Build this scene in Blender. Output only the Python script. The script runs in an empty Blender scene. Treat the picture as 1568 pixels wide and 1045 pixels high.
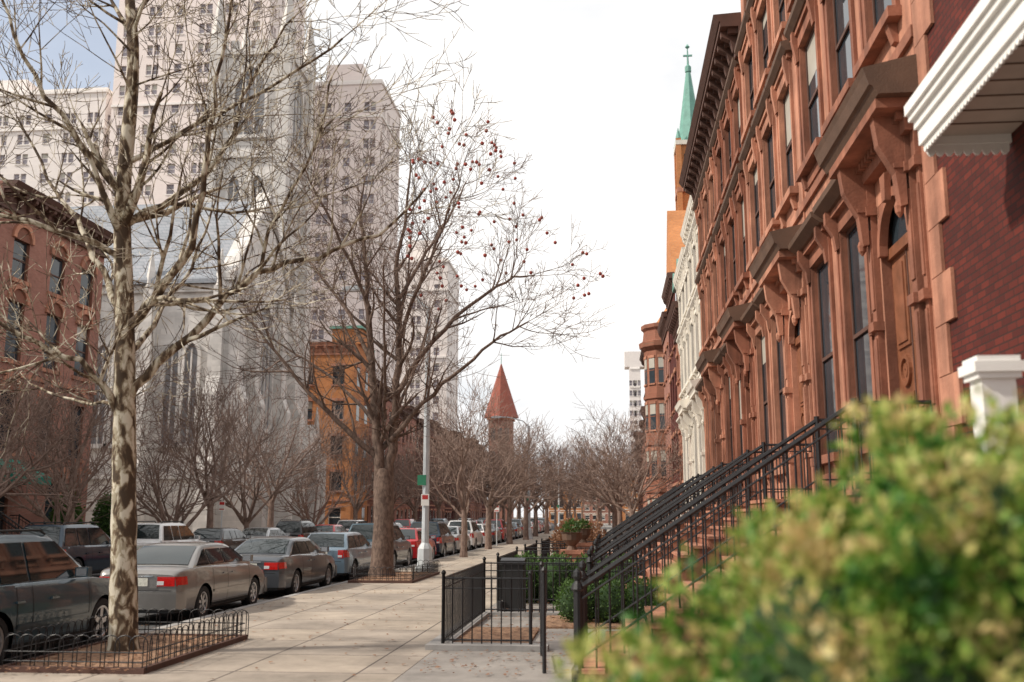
import bpy, math, random
from mathutils import Vector, Matrix, noise
scene=bpy.context.scene
R=random.Random(11)
Z=Vector((0,0,1))
MATS={}
def lin(c,k=1.0): return (min(1,c[0]*k),min(1,c[1]*k),min(1,c[2]*k),1)
def base(name):
    m=bpy.data.materials.new(name); m.use_nodes=True
    nt=m.node_tree; b=nt.nodes['Principled BSDF']; MATS[name]=m
    return m,nt,b
def N(nt,t,**kw):
    n=nt.nodes.new(t)
    for k,v in kw.items(): setattr(n,k,v)
    return n
def mat(name,col,rough=.8,var=.18,scale=1.5,bump=.15,bscale=40,metal=0,col2=None,coat=0,spec=.5,dirt=.0):
    m,nt,b=base(name); L=nt.links
    tc=N(nt,'ShaderNodeTexCoord')
    n1=N(nt,'ShaderNodeTexNoise'); n1.inputs['Scale'].default_value=scale; n1.inputs['Detail'].default_value=7; n1.inputs['Roughness'].default_value=.65
    L.new(tc.outputs['Object'],n1.inputs['Vector'])
    r=N(nt,'ShaderNodeValToRGB'); L.new(n1.outputs['Fac'],r.inputs['Fac'])
    r.color_ramp.elements[0].position=.3; r.color_ramp.elements[1].position=.7
    r.color_ramp.elements[0].color=lin(col,1-var); r.color_ramp.elements[1].color=lin(col2 if col2 else col,1+var)
    src=r.outputs['Color']
    if dirt>0:   # vertical weather streaks
        mp=N(nt,'ShaderNodeMapping'); mp.inputs['Scale'].default_value=(3.5,3.5,.35); L.new(tc.outputs['Object'],mp.inputs[0])
        n3=N(nt,'ShaderNodeTexNoise'); n3.inputs['Scale'].default_value=1; n3.inputs['Detail'].default_value=5; L.new(mp.outputs[0],n3.inputs['Vector'])
        mr=N(nt,'ShaderNodeMapRange'); mr.inputs[1].default_value=.35; mr.inputs[2].default_value=.6; mr.inputs[3].default_value=1-dirt; mr.inputs[4].default_value=1.05; L.new(n3.outputs['Fac'],mr.inputs[0])
        mx=N(nt,'ShaderNodeVectorMath',operation='SCALE'); L.new(src,mx.inputs[0]); L.new(mr.outputs[0],mx.inputs['Scale']); src=mx.outputs[0]
    L.new(src,b.inputs['Base Color'])
    b.inputs['Roughness'].default_value=rough; b.inputs['Metallic'].default_value=metal
    b.inputs['Coat Weight'].default_value=coat; b.inputs['Coat Roughness'].default_value=.05
    b.inputs['Specular IOR Level'].default_value=spec
    if bump>0:
        n2=N(nt,'ShaderNodeTexNoise'); n2.inputs['Scale'].default_value=bscale; n2.inputs['Detail'].default_value=4
        L.new(tc.outputs['Object'],n2.inputs['Vector'])
        bp=N(nt,'ShaderNodeBump'); bp.inputs['Strength'].default_value=bump; bp.inputs['Distance'].default_value=.02
        L.new(n2.outputs['Fac'],bp.inputs['Height']); L.new(bp.outputs['Normal'],b.inputs['Normal'])
    return m
def brickmat(name,c1,c2,mortar,bw=.22,bh=.075,ms=.01,plan=False,rough=.85,off=.5,stain=.25,spec=.3):
    m,nt,b=base(name); L=nt.links
    tc=N(nt,'ShaderNodeTexCoord'); sp=N(nt,'ShaderNodeSeparateXYZ'); L.new(tc.outputs['Object'],sp.inputs[0])
    cb=N(nt,'ShaderNodeCombineXYZ')
    if plan:
        L.new(sp.outputs['X'],cb.inputs['X']); L.new(sp.outputs['Y'],cb.inputs['Y'])
    else:
        ad=N(nt,'ShaderNodeMath',operation='ADD'); L.new(sp.outputs['X'],ad.inputs[0]); L.new(sp.outputs['Y'],ad.inputs[1])
        L.new(ad.outputs[0],cb.inputs['X']); L.new(sp.outputs['Z'],cb.inputs['Y'])
    bk=N(nt,'ShaderNodeTexBrick'); bk.offset=off; L.new(cb.outputs[0],bk.inputs['Vector'])
    bk.inputs['Scale'].default_value=1; bk.inputs['Brick Width'].default_value=bw; bk.inputs['Row Height'].default_value=bh
    bk.inputs['Mortar Size'].default_value=ms; bk.inputs['Color1'].default_value=lin(c1); bk.inputs['Color2'].default_value=lin(c2); bk.inputs['Mortar'].default_value=lin(mortar)
    n1=N(nt,'ShaderNodeTexNoise'); n1.inputs['Scale'].default_value=.7; n1.inputs['Detail'].default_value=8; n1.inputs['Roughness'].default_value=.7
    L.new(tc.outputs['Object'],n1.inputs['Vector'])
    mr=N(nt,'ShaderNodeMapRange'); mr.inputs[1].default_value=.3; mr.inputs[2].default_value=.7; mr.inputs[3].default_value=1-stain; mr.inputs[4].default_value=1+stain*.5
    L.new(n1.outputs['Fac'],mr.inputs[0])
    mx=N(nt,'ShaderNodeVectorMath',operation='SCALE'); L.new(bk.outputs['Color'],mx.inputs[0]); L.new(mr.outputs[0],mx.inputs['Scale'])
    L.new(mx.outputs[0],b.inputs['Base Color']); b.inputs['Roughness'].default_value=rough; b.inputs['Specular IOR Level'].default_value=spec
    bp=N(nt,'ShaderNodeBump'); bp.inputs['Strength'].default_value=.4; bp.inputs['Distance'].default_value=.01; bp.invert=True
    L.new(bk.outputs['Fac'],bp.inputs['Height']); L.new(bp.outputs['Normal'],b.inputs['Normal'])
    return m
mat('asphalt',(.06,.06,.062),.85,.3,.8,.5,60)
brickmat('concrete',(.41,.35,.285),(.34,.295,.25),(.11,.09,.08),1.52,1.52,.014,True,.9,0,.45)
mat('curb_stone',(.30,.29,.28),.85,.25,2)
mat('ground_dirt',(.13,.10,.07),.95,.35,3,.5,20)
mat('mulch',(.16,.085,.05),.95,.6,14,.9,60,col2=(.30,.18,.11))
mat('bluestone',(.26,.24,.22),.8,.3,1.2,.2)
mat('brownstone',(.22,.08,.046),.85,.24,1.3,.3,25,col2=(.30,.12,.072),dirt=.35)
mat('brownstone_b',(.35,.145,.09),.85,.22,1.1,.3,25,col2=(.47,.22,.14),dirt=.38)
mat('brownstone_trim',(.20,.078,.048),.8,.22,2,.25,25)
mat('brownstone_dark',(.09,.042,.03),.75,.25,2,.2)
mat('hood_brown',(.11,.062,.04),.7,.25,2,.2)
mat('limestone',(.68,.64,.57),.8,.1,1,dirt=.12)
mat('white_paint',(.78,.77,.74),.5,.06,2,.05)
mat('soffit',(.42,.36,.31),.7,.12,2,.05)
brickmat('red_brick',(.13,.022,.014),(.07,.013,.010),(.035,.017,.014),ms=.008)
brickmat('orange_brick',(.58,.23,.08),(.48,.18,.06),(.38,.21,.12))
brickmat('brown_brick',(.32,.125,.08),(.26,.10,.065),(.22,.12,.08))
brickmat('pink_brick',(.37,.17,.13),(.31,.13,.10),(.28,.17,.13))
brickmat('tile_red',(.36,.11,.08),(.30,.09,.065),(.2,.08,.06))
brickmat('church_stone',(.70,.67,.64),(.54,.52,.50),(.62,.59,.56),.9,.38,.02,stain=.25)
brickmat('slate',(.29,.31,.34),(.35,.36,.39),(.22,.24,.27),.5,.3,.02,rough=1,spec=.05)
brickmat('tower_wall',(.80,.71,.68),(.77,.69,.66),(.74,.66,.64),.9,.3,.01,stain=.06)  # both tower walls kept pale: distance haze is painted into their colour
brickmat('tower_wall_b',(.79,.74,.71),(.76,.71,.69),(.73,.68,.66),.9,.3,.01,stain=.06)
mat('tower_trim',(.80,.76,.73),.8,.05)
mat('tower_glass',(.26,.24,.27),.25,.45,.35,0,spec=.3)  # window tone lightened to stand in for haze over the towers
mat('glass',(.030,.040,.05),.05,.4,.6,.0)
mat('church_glass',(.20,.20,.21),.4,.3,2,.0)
mat('blind',(.42,.40,.35),.35,.1,3,0)
mat('dark',(.012,.012,.013),.7,.2,5,0)
mat('iron',(.012,.012,.014),.42,.3,8,.1)
mat('copper',(.13,.30,.25),.6,.2,2)
mat('roof_tar',(.09,.09,.1),.9,.2)
mat('wood_door',(.17,.065,.03),.4,.25,4,.1,col2=(.22,.085,.045))
mat('metal_post',(.50,.54,.57),.5,.15,3,.05)
mat('green_awning',(.02,.20,.15),.8,.1)
mat('sign_green',(.03,.22,.12),.5,.05); mat('sign_red',(.5,.03,.03),.5,.05)
mat('tyre',(.018,.018,.019),.85,.2,20,.2)
mat('alloy',(.55,.56,.58),.3,.1,8,0,metal=.8)
mat('chrome',(.7,.7,.72),.15,.05,8,0,metal=1)
mat('carglass',(.012,.02,.022),.03,.2,3,0,spec=.9)
mat('tail_red',(.50,.012,.01),.15,.3,25,0,coat=1)
mat('lamp_clear',(.65,.65,.66),.1,.1,10,0,coat=1)
mat('plate',(.62,.62,.55),.4,.25,30,0)
mat('seedball',(.32,.07,.055),.9,.2,20,.3)
def paint(name,c,metal=.45): return mat(name,c,.30,.10,2.2,0,metal=metal,coat=.9)
paint('paint_taupe',(.24,.23,.22)); paint('paint_grey',(.09,.10,.115)); paint('paint_slate',(.024,.066,.095),.3)
paint('paint_blue',(.20,.28,.35)); paint('paint_red',(.45,.015,.02),.2); paint('paint_navy',(.015,.035,.06))
paint('paint_white',(.75,.75,.75),0); paint('paint_black',(.012,.012,.015)); paint('paint_silver',(.42,.43,.44))
def bark(name,cols,scale):
    m,nt,b=base(name); L=nt.links
    tc=N(nt,'ShaderNodeTexCoord'); mp=N(nt,'ShaderNodeMapping'); mp.inputs['Scale'].default_value=(1,1,.5); L.new(tc.outputs['Object'],mp.inputs[0])
    n1=N(nt,'ShaderNodeTexNoise'); n1.inputs['Scale'].default_value=scale; n1.inputs['Detail'].default_value=3.5; n1.inputs['Distortion'].default_value=.6
    L.new(mp.outputs[0],n1.inputs['Vector'])
    r=N(nt,'ShaderNodeValToRGB'); r.color_ramp.interpolation='LINEAR'; L.new(n1.outputs['Fac'],r.inputs['Fac'])
    el=r.color_ramp.elements; el[0].position=cols[0][0]; el[0].color=lin(cols[0][1]); el[1].position=cols[1][0]; el[1].color=lin(cols[1][1])
    for p,c in cols[2:]:
        e=el.new(p); e.color=lin(c)
    L.new(r.outputs[0],b.inputs['Base Color']); b.inputs['Roughness'].default_value=.9
    bp=N(nt,'ShaderNodeBump'); bp.inputs['Strength'].default_value=.6; bp.inputs['Distance'].default_value=.02
    L.new(n1.outputs['Fac'],bp.inputs['Height']); L.new(bp.outputs[0],b.inputs['Normal'])
bark('bark_sycamore',[(.42,(.06,.038,.022)),(.46,(.12,.08,.048)),(.50,(.16,.11,.068)),(.512,(.32,.27,.19)),(.56,(.37,.32,.23)),(.585,(.56,.51,.41))],8)
bark('bark_brown',[(.35,(.08,.05,.038)),(.65,(.19,.13,.10))],12)
bark('bark_far',[(.35,(.14,.09,.072)),(.65,(.26,.185,.15))],8)
def leafmat(name,stops,scale,trans=.3):
    m,nt,b=base(name); L=nt.links
    tc=N(nt,'ShaderNodeTexCoord'); n1=N(nt,'ShaderNodeTexNoise'); n1.inputs['Scale'].default_value=scale; n1.inputs['Detail'].default_value=6; n1.inputs['Roughness'].default_value=.7
    L.new(tc.outputs['Object'],n1.inputs['Vector']); r=N(nt,'ShaderNodeValToRGB'); L.new(n1.outputs['Fac'],r.inputs['Fac'])
    el=r.color_ramp.elements; el[0].position=stops[0][0]; el[0].color=lin(stops[0][1]); el[1].position=stops[1][0]; el[1].color=lin(stops[1][1])
    for p,c in stops[2:]:
        e=el.new(p); e.color=lin(c)
    L.new(r.outputs[0],b.inputs['Base Color']); b.inputs['Roughness'].default_value=.5
    tr=N(nt,'ShaderNodeBsdfTranslucent'); L.new(r.outputs[0],tr.inputs['Color'])
    ms=N(nt,'ShaderNodeMixShader'); ms.inputs[0].default_value=trans
    L.new(b.outputs[0],ms.inputs[1]); L.new(tr.outputs[0],ms.inputs[2]); L.new(ms.outputs[0],nt.nodes['Material Output'].inputs[0])
leafmat('leaf_bush',[(.38,(.015,.07,.012)),(.44,(.06,.19,.02)),(.49,(.20,.33,.05)),(.535,(.46,.47,.13)),(.60,(.66,.50,.24))],6)
leafmat('leaf_hedge',[(.35,(.03,.07,.015)),(.65,(.10,.19,.04))],6)
leafmat('leaf_dry',[(.35,(.20,.09,.05)),(.65,(.36,.20,.11))],6)
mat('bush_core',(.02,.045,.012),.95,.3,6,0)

class MB:
    def __init__(s):
        s.v=[];s.f=[];s.m=[];s.mats=[];s.frame((0,0,0),(1,0,0),(0,1,0)); s.sm=[]
    def frame(s,O,U,Nn): s.O=Vector(O);s.U=Vector(U);s.N=Vector(Nn)
    def P(s,u,d,z):
        O,U,n=s.O,s.U,s.N
        return (O.x+U.x*u+n.x*d,O.y+U.y*u+n.y*d,O.z+z)
    def mi(s,n):
        if n not in s.mats: s.mats.append(n)
        return s.mats.index(n)
    def add(s,vs,fs,mt,raw=False):
        b=len(s.v); k=s.mi(mt)
        s.v.extend(vs if raw else [s.P(*p) for p in vs])
        for f in fs: s.f.append([b+i for i in f]); s.m.append(k)
    def box(s,u0,u1,d0,d1,z0,z1,mt):
        s.add([(u0,d0,z0),(u1,d0,z0),(u1,d1,z0),(u0,d1,z0),(u0,d0,z1),(u1,d0,z1),(u1,d1,z1),(u0,d1,z1)],
              [(0,3,2,1),(4,5,6,7),(0,1,5,4),(1,2,6,5),(2,3,7,6),(3,0,4,7)],mt)
    def prism(s,pts,d0,d1,mt):
        n=len(pts)
        s.add([(u,d0,z) for u,z in pts]+[(u,d1,z) for u,z in pts],
              [list(range(n)),list(range(2*n-1,n-1,-1))]+[(i,(i+1)%n,n+(i+1)%n,n+i) for i in range(n)],mt)
    def prismz(s,pts,z0,z1,mt):
        n=len(pts)
        s.add([(u,d,z0) for u,d in pts]+[(u,d,z1) for u,d in pts],
              [list(range(n)),list(range(2*n-1,n-1,-1))]+[(i,(i+1)%n,n+(i+1)%n,n+i) for i in range(n)],mt)
    def prismu(s,pts,u0,u1,mt):
        n=len(pts)
        s.add([(u0,d,z) for d,z in pts]+[(u1,d,z) for d,z in pts],
              [list(range(n)),list(range(2*n-1,n-1,-1))]+[(i,(i+1)%n,n+(i+1)%n,n+i) for i in range(n)],mt)
    def lathe(s,u,d,prof,n,mt):
        vs=[];fs=[]
        for r,z in prof:
            for i in range(n):
                a=2*math.pi*i/n; vs.append((u+r*math.cos(a),d+r*math.sin(a),z))
        for j in range(len(prof)-1):
            for i in range(n):
                fs.append((j*n+i,j*n+(i+1)%n,(j+1)*n+(i+1)%n,(j+1)*n+i))
        fs.append(list(range(n))[::-1]); fs.append([(len(prof)-1)*n+i for i in range(n)])
        s.add(vs,fs,mt)
    def tube(s,pts,rad,n,mt,cap=False):
        b=len(s.v);k=s.mi(mt);m=len(pts)
        prev=None
        for i in range(m):
            d=(pts[min(i+1,m-1)]-pts[max(i-1,0)])
            if d.length<1e-6: d=Vector((0,0,1))
            d.normalize()
            if prev is None:
                a=d.cross(Vector((0,1,0)) if abs(d.y)<.8 else Vector((1,0,0)))
            else: a=prev-d*prev.dot(d)
            a.normalize(); prev=a; c=d.cross(a); r=rad[i]; p=pts[i]
            for j in range(n):
                t=6.28318*j/n; cs=math.cos(t)*r; sn=math.sin(t)*r
                s.v.append((p.x+a.x*cs+c.x*sn,p.y+a.y*cs+c.y*sn,p.z+a.z*cs+c.z*sn))
        for i in range(m-1):
            for j in range(n):
                s.f.append((b+i*n+j,b+i*n+(j+1)%n,b+(i+1)*n+(j+1)%n,b+(i+1)*n+j)); s.m.append(k)
        if cap:
            s.f.append([b+j for j in range(n)][::-1]); s.m.append(k)
            s.f.append([b+(m-1)*n+j for j in range(n)]); s.m.append(k)
    def bar(s,a,b,r,mt,n=5): s.tube([Vector(a),Vector(b)],[r,r],n,mt,True)
    def mesh(s,name,smooth=0):
        me=bpy.data.meshes.new(name); me.from_pydata(s.v,[],s.f)
        for n in s.mats: me.materials.append(MATS[n])
        me.polygons.foreach_set('material_index',s.m)
        if smooth:
            me.polygons.foreach_set('use_smooth',[True]*len(s.f)); 
            try: me.set_sharp_from_angle(angle=math.radians(smooth))
            except Exception as e: print('sharp',e)
        me.update(); return me
    def build(s,name,smooth=0,loc=(0,0,0)):
        o=bpy.data.objects.new(name,s.mesh(name,smooth)); o.location=loc
        scene.collection.objects.link(o); return o

def wall(mb,W,H,ops,mt,z0=0,d=0):
    us=sorted(set([0,W]+[o[0] for o in ops]+[o[1] for o in ops])); zs=sorted(set([z0,H]+[o[2] for o in ops]+[o[3] for o in ops]))
    for i in range(len(us)-1):
        for j in range(len(zs)-1):
            cu=(us[i]+us[i+1])/2; cz=(zs[j]+zs[j+1])/2
            if any(o[0]<cu<o[1] and o[2]<cz<o[3] for o in ops): continue
            mb.add([(us[i],d,zs[j]),(us[i+1],d,zs[j]),(us[i+1],d,zs[j+1]),(us[i],d,zs[j+1])],[(0,1,2,3)],mt)
def window(mb,o,mw,fr='dark',dep=.22,glass='glass',bars=True,rng=R,blind=True):
    u0,u1,z0,z1=o[:4]
    for q in ([(u0,0,z0),(u0,-dep,z0),(u0,-dep,z1),(u0,0,z1)],[(u1,0,z0),(u1,-dep,z0),(u1,-dep,z1),(u1,0,z1)],
              [(u0,0,z0),(u1,0,z0),(u1,-dep,z0),(u0,-dep,z0)],[(u0,0,z1),(u1,0,z1),(u1,-dep,z1),(u0,-dep,z1)]):
        mb.add(q,[(0,1,2,3)],mw)
    mb.add([(u0,-dep,z0),(u1,-dep,z0),(u1,-dep,z1),(u0,-dep,z1)],[(0,1,2,3)],glass)
    if blind and rng.random()<.45:
        h=(z1-z0)*rng.uniform(.15,.5); mb.add([(u0+.05,-dep+.004,z1-h),(u1-.05,-dep+.004,z1-h),(u1-.05,-dep+.004,z1),(u0+.05,-dep+.004,z1)],[(0,1,2,3)],'blind')
    if bars:
        t=.055; a=-dep+.008;b=-dep+.03
        mb.box(u0,u0+t,a,b,z0,z1,fr);mb.box(u1-t,u1,a,b,z0,z1,fr)
        mb.box(u0+t,u1-t,a,b,z0,z0+t,fr);mb.box(u0+t,u1-t,a,b,z1-t,z1,fr)
        zm=(z0+z1)/2; mb.box(u0+t,u1-t,a,b+.01,zm-.03,zm+.03,fr)
def body(mb,W,H,D,mt,roof='roof_tar'):
    mb.box(0.002,W-.002,-D,-.4,0,H-.01,mt)
    for u in (0,W): mb.add([(u,0,0),(u,-.4,0),(u,-.4,H),(u,0,H)],[(0,1,2,3)],mt)
    mb.add([(0,0,H),(W,0,H),(W,-D,H),(0,-D,H)],[(0,1,2,3)],roof)
def cornice(mb,W,z,p,mt,brk=True,u0=0):
    mb.box(u0,W,.003,p*.25,z-1.15,z-1.0,mt)
    mb.box(u0,W,.003,p*.12,z-1.0,z-.35,mt)
    mb.box(u0,W,.003,p*.8,z-.35,z-.2,mt)
    mb.prismu([(.003,z-.2),(p*.85,z-.2),(p*1.05,z),(.003,z+.04)],u0,W,mt)
    if brk:
        n=max(2,int((W-u0)/.75))
        for i in range(n):
            c=u0+(W-u0)*(i+.5)/n
            mb.prismu([(p*.12,z-.95),(p*.3,z-.9),(p*.4,z-.62),(p*.72,z-.5),(p*.75,z-.352),(p*.12,z-.352)],c-.1,c+.1,mt)
            for k in (-.22,.22): mb.box(c+k-.06,c+k+.06,p*.12,p*.5,z-.5,z-.352,mt)
def arc_ring(mb,uc,zc,r0,r1,d0,d1,mt,n=12,a0=0,a1=math.pi):
    for i in range(n):
        t0=a0+(a1-a0)*i/n; t1=a0+(a1-a0)*(i+1)/n
        mb.prism([(uc+r0*math.cos(t0),zc+r0*math.sin(t0)),(uc+r1*math.cos(t0),zc+r1*math.sin(t0)),(uc+r1*math.cos(t1),zc+r1*math.sin(t1)),(uc+r0*math.cos(t1),zc+r0*math.sin(t1))],d0,d1,mt)
def surround(mb,o,mt,hood='brownstone_trim',p=.3,big=False):
    u0,u1,z0,z1=o
    w=.19
    mb.box(u0-w,u0,.003,.035,z0,z1,mt); mb.box(u1,u1+w,.003,.035,z0,z1,mt)
    mb.box(u0-w-.03,u0-w+.05,.003,.055,z0,z1,mt);mb.box(u1+w-.05,u1+w+.03,.003,.055,z0,z1,mt)
    mb.box(u0-w,u1+w,.003,.05,z1,z1+.24,mt)
    zz=z1+.24
    mb.box(u0-w-.08,u1+w+.08,.003,p*.45,zz,zz+.1,mt)
    mb.prismu([(.003,zz+.1),(p*.6,zz+.1),(p,zz+.2),(p*1.05,zz+.28),(.003,zz+.34)],u0-w-.2,u1+w+.2,hood)
    for c in (u0-w*.5,u1+w*.5):
        mb.prismu([(.045,z1-.25),(.09,z1-.28),(.12,z1-.05),(p*.7,z1+.15),(p*.7,zz+.098),(.045,zz+.098)],c-.07,c+.07,mt)
    mb.box(u0-w-.08,u1+w+.08,.003,.17,z0-.14,z0,mt)
    for c in (u0,u1): mb.prismu([(.003,z0-.4),(.06,z0-.38),(.13,z0-.14),(.003,z0-.14)],c-.07,c+.07,mt)

def stoop(mb,uc,w,ztop,land,nst,tread,mt='brownstone'):
    h=ztop/nst
    mb.box(uc-w/2,uc+w/2,.004,land,0,ztop-.06,mt); mb.box(uc-w/2-.03,uc+w/2+.03,.004,land+.03,ztop-.06,ztop,'brownstone_b')
    for i in range(nst-1):
        z=ztop-h*(i+1)
        d0=land+tread*i
        mb.box(uc-w/2,uc+w/2,d0,d0+tread,0,z-.05,mt)
        mb.box(uc-w/2-.03,uc+w/2+.03,d0+.031,d0+tread+.03,z-.05,z,'brownstone_b')
    L=tread*(nst-1)
    for s in (-1,1):
        u=uc+s*(w/2-.07)
        ir='iron'; top=ztop+.98
        P=lambda d,z:mb.P(u,d,z)
        for zz in (top,top-.12,ztop+.18): mb.bar(P(.05,zz),P(land,zz),.024 if zz==top else .012,ir)
        k=max(2,int(land/.15))
        for i in range(k+1): mb.bar(P(.05+land*i/k*.95,ztop),P(.05+land*i/k*.95,top),.011,ir,4)
        e=land+L+.02
        for off in (.98,.84,.2): mb.bar(P(land,ztop+off),P(e,h*.5+off),.032 if off==.98 else .014,ir)
        k=int(L/.15)
        for i in range(k+1):
            t=i/k; d=land+(e-land)*t; zb=ztop+(h*.5-ztop)*t
            mb.bar(P(d,zb-.1 if i<k else 0),P(d,zb+.98),.011,ir,4)
        mb.bar(P(land,ztop),P(land,ztop+1.03),.035,ir,8)
        mb.lathe(u,e+.05,[(.08,0),(.08,.15),(.05,.2),(.05,1.0),(.08,1.03),(.06,1.08),(.03,1.12),(.06,1.17),(.05,1.22),(.01,1.26)],10,ir)

DS=2.15
def brownstone(name,y0,W,H,mw,mt,hood='hood_brown',X=3.7,corn='brownstone_dark',stoopy=True,flip=1,cp=.7,glassfr='brownstone_dark',shut=None):
    mb=MB(); mb.frame((X,y0,0),(0,flip,0),(-flip,0,0))
    dc=1.35; wc=[3.5,W-1.1]
    ops=[]; door=(dc-.74,dc+.74,DS,6.0)
    sur=[]
    for c in wc:
        ops.append((c-.55,c+.55,.35,1.75)); 
        for z0,z1,big in ((2.85,6.25,1),(8.1,10.5,0),(11.5,13.5,0)):
            o=(c-.68,c+.68,z0,z1); ops.append(o); sur.append(o)
    for z0,z1 in ((8.1,10.5),(11.5,13.5)):
        o=(dc-.62,dc+.62,z0,z1); ops.append(o); sur.append(o)
    if H>16:
        for c in wc+[dc]: 
            o=(c-.55,c+.55,14.35,15.6); ops.append(o)
    wall(mb,W,H,ops+[door],mw)
    body(mb,W,H,13,mw)
    for o in ops: window(mb,o,mt,glassfr,.10)
    for o in sur: surround(mb,o,mt,hood,.34 if o[2]<4 else .22)
    for c in wc: mb.box(c-.6,c+.6,.003,.04,2.25,2.55,mt); mb.box(c-.6,c+.6,.003,.03,7.72,7.92,mt)
    mb.box(0,dc-1.2,.003,.12,2.0,2.2,mt);mb.box(dc+1.2,W,.003,.12,2.0,2.2,mt)
    mb.box(0,W,.003,.06,7.45,7.6,mt); mb.box(0,W,.003,.05,10.98,11.1,mt)
    u0,u1,z0,z1=door; e=-.13
    for q in ([(u0,0,z0),(u0,e,z0),(u0,e,z1),(u0,0,z1)],[(u1,0,z0),(u1,e,z0),(u1,e,z1),(u1,0,z1)],[(u0,0,z1),(u1,0,z1),(u1,e,z1),(u0,e,z1)]):
        mb.add(q,[(0,1,2,3)],mt)
    mb.box(u0,u1,-.3,e-.001,z0,z1,'wood_door')
    for a,b in ((u0+.06,dc-.02),(dc+.02,u1-.06)):
        for p,q in ((z0+.15,z0+.8),(z0+.9,z0+1.25),(z0+1.85,z0+3.0)):
            mb.box(a+.05,b-.05,e-.001,e+.025,p,q,'wood_door'); mb.box(a+.12,b-.12,e+.025,e+.045,p+.06,q-.06,'wood_door')
        c=(a+b)/2; arc_ring(mb,c,z0+1.55,.15,.21,e-.001,e+.04,'wood_door',18,0,2*math.pi); arc_ring(mb,c,z0+1.55,.02,.09,e-.001,e+.03,'wood_door',12,0,2*math.pi)
        mb.box(a,a+.03,e-.001,e+.012,z0,z0+3.1,'brownstone_dark')
    mb.box(u0,u1,e,e+.06,z0+3.08,z0+3.22,'wood_door')
    mb.add([(u0+.1,e+.004,z0+3.27),(u1-.1,e+.004,z0+3.27),(u1-.1,e+.004,z1-.1),(u0+.1,e+.004,z1-.1)],[(0,1,2,3)],'glass')
    r=.62; zc=z1-.72
    n=14; pts=[(u0,z1),(u0,zc)]+[(dc+r*math.cos(math.pi-math.pi*i/n),zc+r*math.sin(math.pi*i/n)) for i in range(n+1)]+[(u1,zc),(u1,z1)]
    mb.prism(pts,-.06,-.005,mt)
    arc_ring(mb,dc,zc,r,r+.12,-.005,.05,mt,14); mb.prism([(dc-.07,zc+r-.05),(dc+.07,zc+r-.05),(dc+.12,zc+r+.3),(dc-.12,zc+r+.3)],.05,.13,mt)
    for s in (-1,1):
        for off,w,dd in ((.90,.12,.12),(1.14,.09,.07)):
            c=dc+s*off
            mb.box(c-w,c+w,.003,dd,DS,2.9,mt); mb.box(c-w+.03,c+w-.03,.003,dd-.035,2.9,5.9,mt)
            mb.box(c-w+.05,c+w-.05,dd-.035,dd-.015,3.1,4.2,mt);mb.box(c-w+.05,c+w-.05,dd-.035,dd-.015,4.6,5.7,mt)
            mb.box(c-w-.02,c+w+.02,.003,dd+.03,5.9,6.02,mt); mb.box(c-w+.02,c+w-.02,.003,dd,6.02,6.35,mt)
            mb.box(c-w-.02,c+w+.02,.003,dd+.03,2.9,2.98,mt); mb.box(c-w-.01,c+w+.01,.003,dd+.03,4.3,4.42,mt)
        c=dc+s*.90
        mb.prismu([(.12,5.5),(.2,5.48),(.24,5.9),(.42,6.25),(.46,6.6),(.12,6.6)],c-.085,c+.085,mt)
        mb.box(c-.11,c+.11,.12,.26,5.95,6.01,mt)
        mb.lathe(c,.2,[(.01,5.36),(.05,5.42),(.06,5.5),(.04,5.56)],8,mt)
    mb.box(dc-1.2,dc+1.2,.003,.16,6.35,6.6,mt)
    mb.box(dc-1.28,dc+1.28,.003,.5,6.6,6.72,mt)
    mb.prismu([(.003,6.72),(.5,6.72),(.56,6.82),(.60,6.84),(.64,6.98),(.67,7.05),(.003,7.2)],dc-1.42,dc+1.42,hood)
    n=15
    for i in range(n): c=dc-1.12+2.24*i/(n-1); mb.box(c-.04,c+.04,.162,.24,6.5,6.598,mt)
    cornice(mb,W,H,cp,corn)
    mb.box(-.04,.04,.003,.03,0,H-1.2,mt)
    if stoopy: stoop(mb,dc,2.25,DS,.9,13,.26,mt if mt=='limestone' else 'brownstone')
    return mb.build(name)

def sheet(name,x0,x1,y0,y1,z,mt):
    mb=MB(); mb.add([(x0,y0,z),(x1,y0,z),(x1,y1,z),(x0,y1,z)],[(0,1,2,3)],mt); return mb.build(name)
sheet('ground',-900,900,-300,1500,-.15,'ground_dirt')
sheet('road',-18.1,-7.6,-60,420,-.13,'asphalt')
def slab(name,x0,x1,y0,y1,z0,z1,mt):
    mb=MB(); mb.box(x0,x1,y0,y1,z0,z1,mt); return mb.build(name)
slab('sidewalk',-7.45,-2.5,-30,300,-.14,0,'concrete')
slab('sidewalk',-23,-18.25,-30,300,-.14,0,'concrete')
slab('kerb',-7.62,-7.452,-30,300,-.14,.006,'curb_stone')
slab('kerb',-18.248,-18.08,-30,300,-.14,.006,'curb_stone')
slab('front_yard_paving',-2.498,3.69,-30,300,-.14,-.004,'bluestone')
slab('front_yard_paving',-26,-23.002,-30,300,-.14,-.004,'bluestone')
brownstone('brownstone_house',11.4,6.9,17.6,'brownstone_b','brownstone')
brownstone('brownstone_house',18.3,6.9,17.6,'brownstone_b','brownstone_b')
brownstone('brownstone_house',25.2,6.9,15.1,'brownstone_b','brownstone')
brownstone('brownstone_house',32.1,6.9,15.1,'brownstone','brownstone_b')
brownstone('white_row_house',39.0,6.9,14.9,'limestone','limestone','limestone',X=3.85,corn='limestone',cp=.35)
brownstone('white_row_house',45.9,6.9,14.3,'limestone','limestone','limestone',X=3.85,corn='limestone',cp=.3)

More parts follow.
